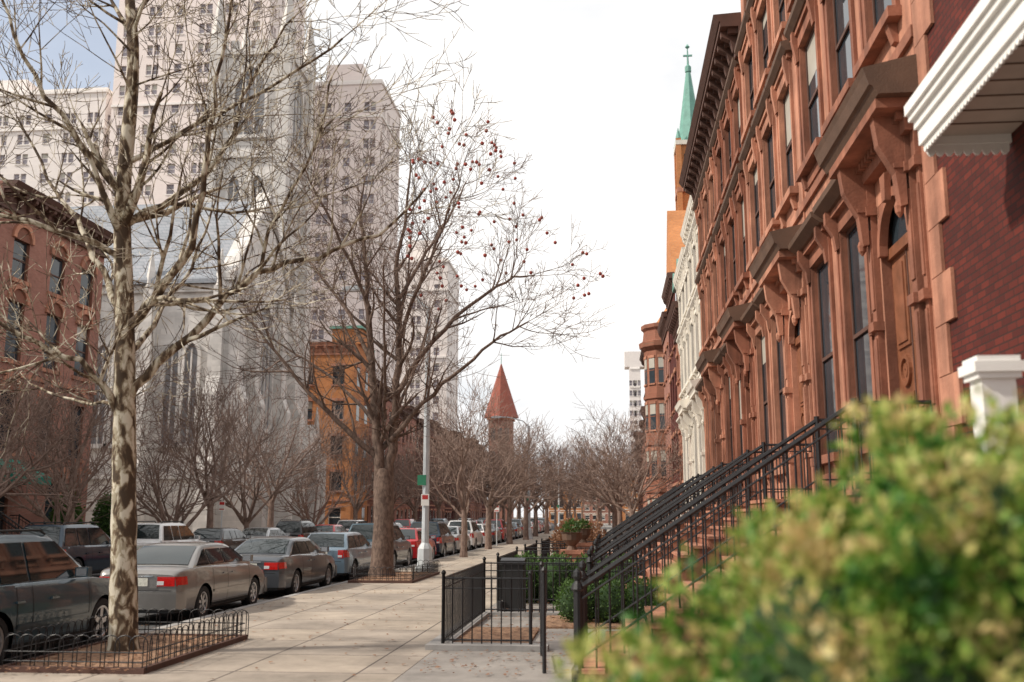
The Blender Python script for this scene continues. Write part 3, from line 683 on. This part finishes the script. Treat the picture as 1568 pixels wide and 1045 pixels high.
def gothic(mb,uc,w,z0,zs,mtf='church_stone',glass='church_glass',dp=.2):
    h=w*.95; n=7
    def outl(e):
        W=w/2+e; pts=[(uc-W,z0-e*.3),(uc-W,zs)]
        for i in range(1,n): 
            t=i/n; pts.append((uc-W*math.cos(t*math.pi/2)**1.15, zs+(h+e)*math.sin(t*math.pi/2)**.9*(t**.12)))
        pts.append((uc,zs+h+e)); 
        return pts+[(2*uc-u,z) for u,z in pts[:-1]][::-1]
    ins=outl(0); out=outl(.22)
    mb.add([(u,.01,z) for u,z in ins],[list(range(len(ins)))],glass)
    m=len(ins)
    for i in range(m-1):
        a,b=ins[i],ins[i+1]; c,d=out[i],out[i+1]
        mb.add([(a[0],dp,a[1]),(b[0],dp,b[1]),(d[0],dp,d[1]),(c[0],dp,c[1]),(a[0],.01,a[1]),(b[0],.01,b[1]),(c[0],.01,c[1]),(d[0],.01,d[1])],[(0,1,2,3),(0,1,5,4),(2,3,6,7)],mtf)
    mb.box(uc-w/2-.3,uc+w/2+.3,.003,dp+.08,z0-.3,z0-.02,mtf)
    k=max(1,int(w/.9))
    for i in range(1,k+1):
        c=uc-w/2+w*i/(k+1); mb.box(c-.05,c+.05,.012,dp*.6,z0,zs+h*.55,mtf)
def buttress(mb,u,H,w=.9,p=1.6,mt='church_stone',pin=True):
    mb.prismu([(.003,0),(p,0),(p,H*.3),(p*.75,H*.36),(p*.75,H*.62),(p*.45,H*.7),(p*.45,H),(.003,H)],u-w/2,u+w/2,mt)
    if pin:
        mb.box(u-w*.35,u+w*.35,.0,w*.7,H,H+1.4,mt); mb.lathe(u,w*.35,[(w*.5,H+1.4),(.04,H+4)],4,mt)
mb=MB(); S='church_stone'; GW=12.5
mb.frame((-24.6,62,0),(0,1,0),(1,0,0))
mb.prism([(0,0),(GW,0),(GW,17.2),(GW/2,24.4),(0,17.2)],-.6,0,S)
mb.prism([(-.2,17.2),(GW/2,24.7),(GW+.2,17.2),(GW+.2,17.7),(GW/2,25.3),(-.2,17.7)],-.9,.2,S)
mb.prism([(0.3,0),(GW-.3,0),(GW-.3,17.2),(GW/2,24.2),(.3,17.2)],-45,-.61,S)
mb.prism([(-.3,17.0),(GW/2,24.3),(GW+.3,17.0),(GW+.3,17.3),(GW/2,24.7),(-.3,17.3)],-45,-.95,'slate')
gothic(mb,GW/2,3.6,8,13.5)
for c in (1.9,GW-1.9): gothic(mb,c,1.2,7.5,11)
gothic(mb,GW/2,2.6,.2,3.6,glass='wood_door'); 
for u in (0.3,3.5,9,GW-.3): buttress(mb,u,15)
mb.box(3.9,8.6,.22,.5,6.3,6.6,S)
for i in range(5): mb.box(4,8.4,0,2.6-.4*i,0,.17*(i+1),S)
mb.frame((-24.6,62.28,0),(-1,0,0),(0,-1,0))
for c in (3.2,8,12.8,17.6,22.4,27.2): gothic(mb,c-.6,.9,6.5,12.2); gothic(mb,c+.7,.9,6.5,12.2)
for c in (.8,5.6,10.4,15.2,20,24.8): buttress(mb,c,15.4)
mb.box(0,40,.003,.25,16.5,17.0,S); mb.box(0,40,.003,.2,4.2,4.5,S)
for i in range(24): mb.box(i*1.1,i*1.1+.6,-.1,.2,17.0,17.7,S)
mb.frame((0,0,0),(1,0,0),(0,1,0))
tx0,tx1,ty0,ty1,TH=-32.4,-26.4,76,82,40.5
mb.box(tx0,tx1,ty0,ty1,0,TH,S)
for z in (8,16,24.0,31,TH-.4): mb.box(tx0-.25,tx1+.25,ty0-.25,ty1+.25,z,z+.5,S)
for x in (tx0,tx1):
    for yy in (ty0,ty1):
        mb.prismz([(x-.75,yy-.75),(x+.75,yy-.75),(x+.75,yy+.75),(x-.75,yy+.75)],0,24,S)
        mb.prismz([(x-.5,yy-.5),(x+.5,yy-.5),(x+.5,yy+.5),(x-.5,yy+.5)],24,TH+1.5,S); mb.lathe(x,yy,[(.75,TH+1.5),(.05,TH+6)],4,S)
mx_,my_=(tx0+tx1)/2,(ty0+ty1)/2
for fr in (((mx_,ty0,0),(1,0,0),(0,-1,0)),((tx1,my_,0),(0,1,0),(1,0,0))):
    mb.frame(*fr)
    gothic(mb,0,2.6,33,36.6)
    for c in (-1.0,1.0): gothic(mb,c,.9,25.8,28.6)
    gothic(mb,0,1.8,17.8,21.2); gothic(mb,0,2.0,9.5,13)
    for i in range(6): mb.box(-2.9+i*1.05,-2.9+i*1.05+.6,-.4,0.05,TH+.1,TH+1,S)
mb.frame((-25.6,79.5,0),(0,1,0),(1,0,0)); mb.box(-3.2,3.2,-.9,0,0,11,S)
gothic(mb,0,2.4,.4,3.6,glass='wood_door'); 
mb.prism([(-2.4,0),(-1.6,0),(-1.6,4.6),(0,7.3),(1.6,4.6),(1.6,0),(2.4,0),(2.4,4.6),(0,9.2),(-2.4,4.6)],.35,1.6,S)
for c in (-2.8,2.8): mb.box(c-.35,c+.35,.1,1.8,0,7,S); mb.lathe(c,.95,[(.5,7),(.04,11)],4,S); mb.lathe(c,-.3,[(.5,11),(.04,15)],4,S)
mb.prism([(-3.2,11),(3.2,11),(0,15.5)],-.9,0,S)
for i in range(5): mb.box(-2,2,0,3.6-.4*i,0,.17*(i+1),S)
mb.build('stone_church')

def tower(name,x0,x1,y0,y1,H,mw,bw=3.3,fh=3.05,top=1.5):
    mb=MB()
    for O,U,Nn,W in (((x0,y0,0),(1,0,0),(0,-1,0),x1-x0),((x1,y0,0),(0,1,0),(1,0,0),y1-y0)):
        mb.frame(O,U,Nn); nb=max(2,int(W/bw)); nf=int((H-top)/fh); ops=[]
        for f in range(3,nf):
            for b in range(nb):
                c=W*(b+.5)/nb; 
                if b%3==2: ops+= [(c-.55,c+.55,f*fh+1,f*fh+2.5)]
                else: ops+=[(c-.95,c-.1,f*fh+.9,f*fh+2.5),(c+.1,c+.95,f*fh+.9,f*fh+2.5)]
        wall(mb,W,H,ops,mw)
        for o in ops:
            window(mb,o,mw,'tower_trim',.25,'tower_glass',False,R,True); mb.box(o[0],o[1],-.24,-.2,(o[2]+o[3])/2-.04,(o[2]+o[3])/2+.04,'tower_trim')
            mb.box(o[0]-.08,o[1]+.08,.003,.1,o[2]-.15,o[2],'tower_trim')
        for z in (H-fh*2,H-.5,H*.62): mb.box(0,W,.003,.25,z,z+.35,'tower_trim')
    mb.frame((0,0,0),(1,0,0),(0,1,0)); mb.box(x0+.01,x1-.4,y0+.4,y1-.01,0,H-.02,mw); mb.box(x0,x1,y0,y1,H-.01,H+.3,'tower_trim')
    mb.box((x0+x1)/2-3,(x0+x1)/2+3,(y0+y1)/2-3,(y0+y1)/2+3,H+.3,H+5,mw)
    mb.build(name)
tower('apartment_tower',-112,-73,132,150,64,'tower_wall_b')
tower('apartment_tower',-71,-48,130,146,97,'tower_wall')
tower('apartment_tower',-49.5,-35,146,160,70,'tower_wall')
tower('apartment_tower',-42,-30,182,196,50,'tower_wall_b')
tower('apartment_tower',6.5,9.5,300,306,46,'tower_wall_b')

def interp(P,y):
    for i in range(len(P)-1):
        if y<=P[i+1][0]:
            a,b=P[i],P[i+1]; t=(y-a[0])/(b[0]-a[0]) if b[0]>a[0] else 0; t=t*t*(3-2*t)*.4+t*.6; return a[1]+(b[1]-a[1])*t
    return P[-1][1]
def carmesh(kind):
    if kind=='sedan': L,W,top,wy,Rw,cab,belt,roof=4.75,.9,[(0,.90),(.08,.985),(.3,1.02),(1.0,1.03),(3.3,.98),(4.1,.90),(4.55,.78),(4.75,.60)],(1.02,3.8),.325,(.55,1.45,2.65,3.6),1.0,1.43
    elif kind=='wagon': L,W,top,wy,Rw,cab,belt,roof=4.45,.87,[(0,.93),(.08,1.0),(1.0,1.0),(3.2,.98),(3.9,.90),(4.3,.76),(4.45,.6)],(.85,3.5),.32,(.12,.75,2.4,3.4),.98,1.47
    else: L,W,top,wy,Rw,cab,belt,roof=4.6,.91,[(0,1.0),(.06,1.08),(1.0,1.10),(3.2,1.08),(4.0,1.0),(4.4,.88),(4.6,.68)],(.9,3.65),.36,(.06,.42,2.45,3.35),1.07,1.72
    mb=MB(); cl=.24; ra=Rw+.06; pt='paint_taupe'
    ys=set([0,L,.02,L-.02,.06,L-.06,.12,L-.12]); y=.2
    while y<L-.15: ys.add(round(y,3)); y+=.11
    for w in wy:
        for k in range(13): ys.add(round(w-ra*math.cos(math.pi*k/12),3))
        ys.add(round(w-ra-.002,3)); ys.add(round(w+ra+.002,3))
    ys=sorted(ys)
    def hw(y):
        t=abs(2*y/L-1); e=min(y,L-y); w=W*(1-.085*t**4)
        if e<.14: w*=1-.09*(1-e/.14)**2
        return w
    def low(y):
        z=cl+ (.10*(1-min(y,L-y)/.3) if min(y,L-y)<.3 else 0)
        for w in wy:
            if abs(y-w)<=ra: z=max(z,Rw+math.sqrt(max(0,ra*ra-(y-w)**2))-.01)
        return z
    def xf(z,tp):
        t=(z-cl)/(tp-cl); 
        return interp([(-.2,.95),(0,.955),(.12,.975),(.35,1.0),(.62,.995),(.85,.965),(1.0,.93)],t)
    rows=[0,.15,.35,.55,.7,.82,.92,.98]
    secs=[]
    for y in ys:
        tp=interp(top,y); lo=low(y); w=hw(y); s=[]
        for t in rows:
            z=lo+t*(tp-.02-lo); s.append((w*xf(z,tp),z))
        s+=[(w*.89,tp-.004),(w*.8,tp+.004),(w*.4,tp+.018),(0,tp+.022)]
        full=s+[(-x,z) for x,z in s[:-1]][::-1]; secs.append(full)
    m=len(secs[0]); vs=[];fs=[]
    for y,s in zip(ys,secs): vs+=[(x,y,z) for x,z in s]
    for i in range(len(ys)-1):
        for j in range(m-1): fs.append((i*m+j,i*m+j+1,(i+1)*m+j+1,(i+1)*m+j))
    fs.append(list(range(m))); fs.append([(len(ys)-1)*m+j for j in range(m)][::-1])
    mb.add(vs,fs,pt)
    mb.box(-W*.7,W*.7,.15,L-.15,.2,.8,'dark')
    mb.box(-W*.9,W*.9,wy[0]+ra+.02,wy[1]-ra-.02,.19,.3,'dark')
    rb,rtp,ft,fb=cab
    def xs(z): return W*(.90-(.90-.68)*(z-belt)/(roof-belt))
    def zr(y):
        if y<=rtp: t=(y-rb)/(rtp-rb); return belt+(roof-.015-belt)*(1-(1-t)**1.25)
        if y>=ft: t=(fb-y)/(fb-ft); return belt+(roof-.02-belt)*(1-(1-t)**1.15)
        t=(y-rtp)/(ft-rtp); return roof-.015+.02*math.sin(math.pi*t)
    cy=[rb+(rtp-rb)*k/4 for k in range(5)]+[rtp+(ft-rtp)*k/6 for k in range(1,6)]+[ft+(fb-ft)*k/4 for k in range(5)]
    vs=[];fs=[]
    for y in cy:
        z=zr(y);h=z-belt
        s=[(xs(belt)+.01,belt-.06),(xs(belt+.05*h),belt+.05*h),(xs(belt+.82*h),belt+.82*h),(xs(belt+.93*h)*.975,belt+.93*h),(xs(z)*.92,z-.005*0),(xs(z)*.5,z+.012),(0,z+.016)]
        full=s+[(-a,b) for a,b in s[:-1]][::-1]; mm=len(full); vs+=[(a,y,b) for a,b in full]
    for i in range(len(cy)-1):
        for j in range(mm-1): fs.append((i*mm+j,i*mm+j+1,(i+1)*mm+j+1,(i+1)*mm+j))
    mb.add(vs,fs,pt)
    for seq,sg in ((cy[0:5],-1),(cy[-5:],1)):
        P=[]
        a,b=(seq[0],seq[-1]); 
        ts=[.10,.35,.6,.86] if sg<0 else [.12,.4,.65,.90]
        for t in ts:
            y=a+(b-a)*t; z=zr(y)
            P.append([(xx*xs(z)*(.86),y+sg*.008,z+(.022 if abs(xx)<.9 else .012)) for xx in (-1,-.55,0,.55,1)])
        vs=[p for r in P for p in r]; fs=[(i*5+j,i*5+j+1,(i+1)*5+j+1,(i+1)*5+j) for i in range(3) for j in range(4)]
        mb.add(vs,fs,'carglass')
    zb=belt+.035; zt=roof-.10
    def yl(z): return rb+(rtp-rb)*(1-(1-(z-belt)/(roof-belt))**.8)+.13
    def yr(z): return fb-(fb-ft)*(1-(1-(z-belt)/(roof-belt))**.87)-.12
    mid=(rtp+ft)/2+.12
    if kind!='sedan': splits=[rtp+.62 if kind=='suv' else rtp+.5,mid+.15]
    else: splits=[rtp-.05,mid]
    for sd in (-1,1):
        edges=[None]+splits+[None]
        for k in range(len(edges)-1):
            a,b=edges[k],edges[k+1]
            z_b,z_t=zb,zt
            la=(yl(z_b),yl(z_t)) if a is None else (a+.03,a+.03)
            lb=(yr(z_b),yr(z_t)) if b is None else (b-.03,b-.03)
            if la[0]>lb[0]-.05: continue
            if la[1]>lb[1]-.04:
                zc=z_b+(z_t-z_b)*max(.3,(lb[0]-la[0])/max(.01,(la[1]-la[0]))); pts=[(la[0],z_b),(lb[0],z_b),(lb[0],min(z_t,zc))]
            else: pts=[(la[0],z_b),(lb[0],z_b),(lb[1],z_t),(la[1],z_t)]
            vv=[(sd*(xs(z)+.012),y,z) for y,z in pts]
            mb.add(vv,[list(range(len(vv)))],'carglass')
        def strip(y0,y1,z0,z1,mt,off=.003,n=10):
            vs=[]
            for i in range(n+1):
                y=y0+(y1-y0)*i/n; tp=interp(top,y)
                for z in (z0,z1): vs.append((sd*(hw(y)*xf(z,tp)+off),y,z))
            mb.add(vs,[(2*i,2*i+1,2*i+3,2*i+2) for i in range(n)],mt)
        def vstrip(y,z0,z1,wd=.012,n=7):
            vs=[];tp=interp(top,y)
            for i in range(n+1):
                z=z0+(z1-z0)*i/n; x=sd*(hw(y)*xf(z,tp)+.003); vs+= [(x,y-wd/2,z),(x,y+wd/2,z)]
            mb.add(vs,[(2*i,2*i+1,2*i+3,2*i+2) for i in range(n)],'dark')
        strip(wy[0]+ra+.03,wy[1]-ra-.03,.50,.55,pt,.015); strip(wy[0]+ra,wy[1]-ra,.245,.30,'dark',.004)
        d1=splits[-2] if kind!='sedan' else rtp-.25
        d1=max(d1,wy[0]+.3)
        for y in (mid+(0 if kind=='sedan' else .15),fb-.18): vstrip(y,.32,belt-.03)
        vstrip(max(wy[0]+ra+.02,d1),.5,belt-.03)
        strip(wy[0]+ra,fb-.2,.315,.322,'dark',.004)
        for y in (mid-.16,fb-.18-.95): 
            tp=interp(top,y); x=hw(y)*xf(.82,tp); mb.box(min(sd*x,sd*(x+.03)),max(sd*x,sd*(x+.03)),y-.1,y+.08,.83,.86,pt)
        x0=xs(belt)+.03; a,b=sorted((sd*x0,sd*(x0+.2))); mb.box(a,b,fb-.55,fb-.43,belt+.02,belt+.16,pt); a,b=sorted((sd*(x0+.02),sd*(x0+.18))); mb.add([(a,fb-.553,belt+.035),(b,fb-.553,belt+.035),(b,fb-.553,belt+.145),(a,fb-.553,belt+.145)],[(0,1,2,3)],'chrome')
        if kind=='suv': z0,z1,xa=.72,1.0,.70
        elif kind=='wagon': z0,z1,xa=.72,.96,.6
        else: z0,z1,xa=.70,.87,.42
        w0=hw(0)*.955; a,b=sorted((sd*xa*W,sd*w0)); mb.box(a,b,-.014,.03,z0,z1,'tail_red')
        strip(.004,.02,z0,z1,'tail_red',.004,2); strip(.02,.27,z0+.02,z1,'tail_red',.005,5)
        a,b=sorted((sd*xa*W,sd*(xa*W+.13))); mb.box(a,b,-.018,0,z0+.02,z0+.09,'lamp_clear')
        hz=interp(top,L-.12)-.16; a,b=sorted((sd*W*.5,sd*hw(L)*.95)); mb.box(a,b,L-.02,L+.012,hz-.1,hz+.02,'lamp_clear'); strip(L-.25,L-.01,hz-.1,hz+.03,'lamp_clear',.005,4)
        for w in wy:
            n=20; xo=sd*(W-.03); xi=sd*(W-.23)
            prof=[(xi,Rw-.1),(xi,Rw-.015),(xi+(xo-xi)*.15,Rw),(xi+(xo-xi)*.85,Rw),(xo,Rw-.02),(xo,Rw-.10),(xo-sd*.02,Rw-.115)]
            vs=[];fs=[]
            for x,r in prof:
                for i in range(n):
                    a=2*math.pi*i/n; vs.append((x,w+r*math.cos(a),Rw+r*math.sin(a)))
            for j in range(len(prof)-1):
                for i in range(n): fs.append((j*n+i,j*n+(i+1)%n,(j+1)*n+(i+1)%n,(j+1)*n+i))
            mb.add(vs,fs,'tyre')
            rr=Rw-.112
            mb.add([(xo-sd*.09,w+rr*math.cos(2*math.pi*i/n),Rw+rr*math.sin(2*math.pi*i/n)) for i in range(n)],[list(range(n))],'dark')
            vs=[];fs=[]
            for x,r in ((xo-sd*.085,rr),(xo-sd*.012,rr),(xo-sd*.02,rr-.03),(xo-sd*.08,rr-.035)):
                for i in range(n):
                    a=2*math.pi*i/n; vs.append((x,w+r*math.cos(a),Rw+r*math.sin(a)))
            for j in range(3):
                for i in range(n): fs.append((j*n+i,j*n+(i+1)%n,(j+1)*n+(i+1)%n,(j+1)*n+i))
            mb.add(vs,fs,'alloy')
            ns=7 if kind!='suv' else 5
            for q in range(ns):
                a=2*math.pi*q/ns+.2; ca,sa=math.cos(a),math.sin(a); wd=.026 if ns==7 else .038
                def pp(r,t,x): return (x,w+r*ca-t*sa,Rw+r*sa+t*ca)
                xx=xo-sd*.03; x2=xo-sd*.07
                mb.add([pp(.03,-wd,xx+sd*.005),pp(.03,wd,xx+sd*.005),pp(rr-.02,wd*1.1,xx),pp(rr-.02,-wd*1.1,xx),pp(.03,-wd,x2),pp(.03,wd,x2),pp(rr-.02,wd*1.1,x2),pp(rr-.02,-wd*1.1,x2)],
                       [(0,1,2,3),(0,1,5,4),(1,2,6,5),(2,3,7,6),(3,0,4,7)],'alloy')
            n2=10; mb.add([(xo-sd*.015,w+.055*math.cos(2*math.pi*i/n2),Rw+.055*math.sin(2*math.pi*i/n2)) for i in range(n2)],[list(range(n2))],'alloy')
    hb=(.34,.60) if kind!='suv' else (.40,.68)
    for sgn,yb in ((-1,0),(1,L)):
        Y=lambda o: yb+sgn*o
        wv=W*.955
        pl=[(-wv,Y(-.22)),(-wv*.985,Y(-.04)),(-wv*.9,Y(.05)),(-wv*.5,Y(.085)),(wv*.5,Y(.085)),(wv*.9,Y(.05)),(wv*.985,Y(-.04)),(wv,Y(-.22))]
        mb.prismz(pl,hb[0]-.06,hb[1]-.03,pt); mb.prismz([(x*.985,y-sgn*.015) for x,y in pl],hb[1]-.03,hb[1],pt)
        mb.prismz([(x*.94,y-sgn*.03) for x,y in pl],hb[0]-.12,hb[0]-.06,'dark')
    zpl=.72 if kind=='sedan' else .78
    mb.box(-.2,.2,-.022,-.003,zpl-.02,zpl+.13,'plate'); mb.box(-.42*W,.42*W,-.012,.0,zpl-.06,zpl+.17,pt); mb.box(-.3,.3,-.03,-.013,zpl+.15,zpl+.17,'chrome')
    mb.box(-W*.72,W*.72,-.006,.0,hb[1]+.012,hb[1]+.024,'dark')
    mb.box(-.5*W,.5*W,L-.01,L+.008,.62,.72,'dark')
    mb.box(.35,.45,-.0,.12,.2,.26,'chrome') 
    if kind=='suv':
        for sd in (-1,1):
            x=sd*W*.6; mb.tube([Vector((x,rtp+.1,roof)),Vector((x,rtp+.2,roof+.055)),Vector((x,ft-.15,roof+.06)),Vector((x,ft-.02,roof))],[.018]*4,6,'dark')
    return mb.mesh('car_'+kind,38)
CM={k:carmesh(k) for k in ('sedan','wagon','suv')}
def car(kind,x,yrear,pt,flip=False,s=1.0):
    me=CM[kind].copy()
    for i,m in enumerate(me.materials):
        if m.name=='paint_taupe': me.materials[i]=MATS[pt]
    o=bpy.data.objects.new({'sedan':'parked_sedan','wagon':'parked_hatchback','suv':'parked_suv'}[kind],me)
    o.location=(x,yrear,-.13); o.scale=(1,s,1)
    scene.collection.objects.link(o)
car('suv',-8.78,11.6,'paint_slate',s=1.02)
car('sedan',-8.75,18.2,'paint_taupe'); car('sedan',-8.75,24.0,'paint_grey',s=1.04)
car('wagon',-8.8,30.3,'paint_blue'); car('suv',-8.75,35.6,'paint_slate'); car('wagon',-8.7,41.2,'paint_red'); car('suv',-8.7,46.6,'paint_navy')
P=['paint_white','paint_silver','paint_black','paint_grey','paint_white','paint_blue','paint_red']
y=52.3
for i in range(15):
    car(['sedan','suv','wagon'][i%3],-8.75,y,P[(i*3+1)%7]); y+=R.uniform(5.4,6)
car('suv',-17,28.6,'paint_navy'); car('suv',-17,35.3,'paint_white'); car('wagon',-17,41.0,'paint_black'); car('sedan',-17,46.2,'paint_silver'); car('suv',-17,52,'paint_black'); car('wagon',-17,58.4,'paint_red')
car('suv',-17,22.6,'paint_black')
y=64
for i in range(14):
    car(['suv','sedan','wagon'][i%3],-17,y,P[(i*2)%7]); y+=R.uniform(5.4,6.2)

mb=MB()
mb.lathe(0,0,[(.34,0),(.34,.12),(.27,.2),(.25,.75),(.2,.85),(.13,.95),(.115,3),(.10,6),(.085,9.2)],8,'metal_post')
mb.tube([Vector((0,0,9.1)),Vector((-.5,0,9.6)),Vector((-1.6,0,9.9)),Vector((-2.4,0,9.95))],[.05,.045,.04,.035],8,'metal_post')
mb.prism([(-3.15,9.88),(-3.1,9.98),(-2.7,10.05),(-2.3,10.0),(-2.3,9.88)],-.15,.15,'metal_post'); mb.box(-3.1,-2.5,-.12,.12,9.84,9.879,'lamp_clear')
mb.box(-.28,.02,-.13,-.11,2.9,3.25,'sign_green'); mb.box(-.14,.14,-.135,-.12,2.2,2.6,'white_paint'); mb.box(-.1,.1,-.139,-.136,2.42,2.56,'sign_red')
me=mb.mesh('lamp')
for x,y in ((-6.35,34.4),(-6.6,82),(-6.6,130)):
    o=bpy.data.objects.new('street_lamp',me); o.location=(x,y,0); scene.collection.objects.link(o)
def sign(x,y):
    mb=MB(); mb.lathe(0,0,[(.03,0),(.03,2.6)],6,'metal_post'); mb.box(-.15,.15,-.05,-.035,2.1,2.55,'white_paint'); mb.box(-.12,.12,-.054,-.051,2.38,2.52,'sign_red'); mb.box(-.12,.12,-.054,-.051,2.14,2.2,'sign_red')
    mb.build('parking_sign',0,(x,y,0))
sign(-7.1,49); sign(-18.6,47); sign(-7.1,63)
mb=MB(); mb.box(-.11,.11,-.11,.11,0,2.76,'white_paint'); mb.box(-.14,.14,-.14,.14,2.76,2.8,'white_paint'); mb.box(-.165,.165,-.165,.165,2.8,2.87,'white_paint'); mb.prismz([(-.14,-.14),(.14,-.14),(.14,.14),(-.14,.14)],2.87,2.91,'white_paint')
mb.build('gate_post',0,(2.6,7.0,0))
for x,y in ((-.9,33),( -1.0,26)):
    mb=MB(); mb.box(-.25,.25,-.25,.25,0,.9,'brownstone_b'); mb.box(-.3,.3,-.3,.3,.9,1,'brownstone_b'); mb.lathe(0,0,[(.15,1),(.1,1.1),(.24,1.25),(.26,1.4),(.3,1.44)],12,'hood_brown')
    leafcloud(mb,[((0,0,1.55),(.24,.24,.2))],350,.08,'leaf_hedge',rg,.4); mb.build('urn_planter',0,(x,y,0))
mb=MB(); mb.prismu([(-.28,0),(.28,0),(.33,.95),(-.33,.95)],-.26,.26,'dark'); mb.prismu([(-.36,.95),(.36,.95),(.33,1.03),(-.1,1.08),(-.36,1.03)],-.3,.3,'iron'); mb.lathe(-.3,-.3,[(.1,0),(.1,.2)],8,'tyre')
o=mb.build('wheelie_bin',0,(-1.95,20.4,0)); o.scale=(.8,.8,.95)

# ---------- world, sun, camera ----------
S_=Vector((-.70,-.20,.62)).normalized(); el=math.asin(S_.z); rot=math.atan2(S_.x,S_.y)
w=bpy.data.worlds.new('World'); scene.world=w; w.use_nodes=True; nt=w.node_tree; L=nt.links
for n in list(nt.nodes): nt.nodes.remove(n)
out=N(nt,'ShaderNodeOutputWorld'); sky=N(nt,'ShaderNodeTexSky'); sky.sky_type='NISHITA'; sky.sun_disc=False; sky.sun_elevation=el; sky.sun_rotation=rot
b1=N(nt,'ShaderNodeBackground'); b1.inputs[1].default_value=.15; L.new(sky.outputs[0],b1.inputs[0])
b2=N(nt,'ShaderNodeBackground'); b2.inputs[1].default_value=1.5
tc=N(nt,'ShaderNodeTexCoord'); mp=N(nt,'ShaderNodeMapping'); mp.inputs['Scale'].default_value=(1,1,2.2); L.new(tc.outputs['Generated'],mp.inputs[0])
nz=N(nt,'ShaderNodeTexNoise'); nz.inputs['Scale'].default_value=3.2; nz.inputs['Detail'].default_value=8; nz.inputs['Roughness'].default_value=.55; L.new(mp.outputs[0],nz.inputs['Vector'])
cr=N(nt,'ShaderNodeValToRGB'); L.new(nz.outputs['Fac'],cr.inputs[0]); cr.color_ramp.elements[0].position=.3; cr.color_ramp.elements[0].color=(.61,.62,.635,1); cr.color_ramp.elements[1].position=.62; cr.color_ramp.elements[1].color=(.82,.80,.775,1); L.new(cr.outputs[0],b2.inputs[0])
dp=N(nt,'ShaderNodeVectorMath',operation='DOT_PRODUCT'); nrm=N(nt,'ShaderNodeVectorMath',operation='NORMALIZE'); L.new(tc.outputs['Generated'],nrm.inputs[0]); L.new(nrm.outputs[0],dp.inputs[0]); dp.inputs[1].default_value=Vector((-.62,.68,.44)).normalized()
mr=N(nt,'ShaderNodeMapRange'); mr.inputs[1].default_value=.92; mr.inputs[2].default_value=1.0; mr.inputs[3].default_value=0; mr.inputs[4].default_value=.5; L.new(dp.outputs['Value'],mr.inputs[0])
ad=N(nt,'ShaderNodeMath',operation='SUBTRACT'); L.new(nz.outputs['Fac'],ad.inputs[0]); L.new(mr.outputs[0],ad.inputs[1])
m2=N(nt,'ShaderNodeMapRange'); m2.inputs[1].default_value=.15; m2.inputs[2].default_value=.36; m2.inputs[3].default_value=.4; m2.inputs[4].default_value=1; L.new(ad.outputs[0],m2.inputs[0])
ms=N(nt,'ShaderNodeMixShader'); L.new(m2.outputs[0],ms.inputs[0]); L.new(b1.outputs[0],ms.inputs[1]); L.new(b2.outputs[0],ms.inputs[2]); L.new(ms.outputs[0],out.inputs[0])
sd=bpy.data.lights.new('sun','SUN'); sd.energy=4.6; sd.angle=math.radians(3); sd.color=(1,.91,.79)
so=bpy.data.objects.new('sun',sd); so.rotation_euler=S_.to_track_quat('Z','Y').to_euler(); scene.collection.objects.link(so)
cd=bpy.data.cameras.new('camera'); cam=bpy.data.objects.new('camera',cd); scene.collection.objects.link(cam); scene.camera=cam
cd.lens=35; cd.sensor_width=36; cd.clip_end=3000; cd.clip_start=.05
cam.location=(0,0,1.85); cam.rotation_euler=(math.radians(99.97),0,math.radians(5.57))
cd.dof.use_dof=True; cd.dof.focus_distance=24; cd.dof.aperture_fstop=1.35
scene.view_settings.view_transform='Standard'; scene.view_settings.look='None'; scene.view_settings.exposure=0
print('faces',sum(len(o.data.polygons) for o in scene.objects if o.type=='MESH'))
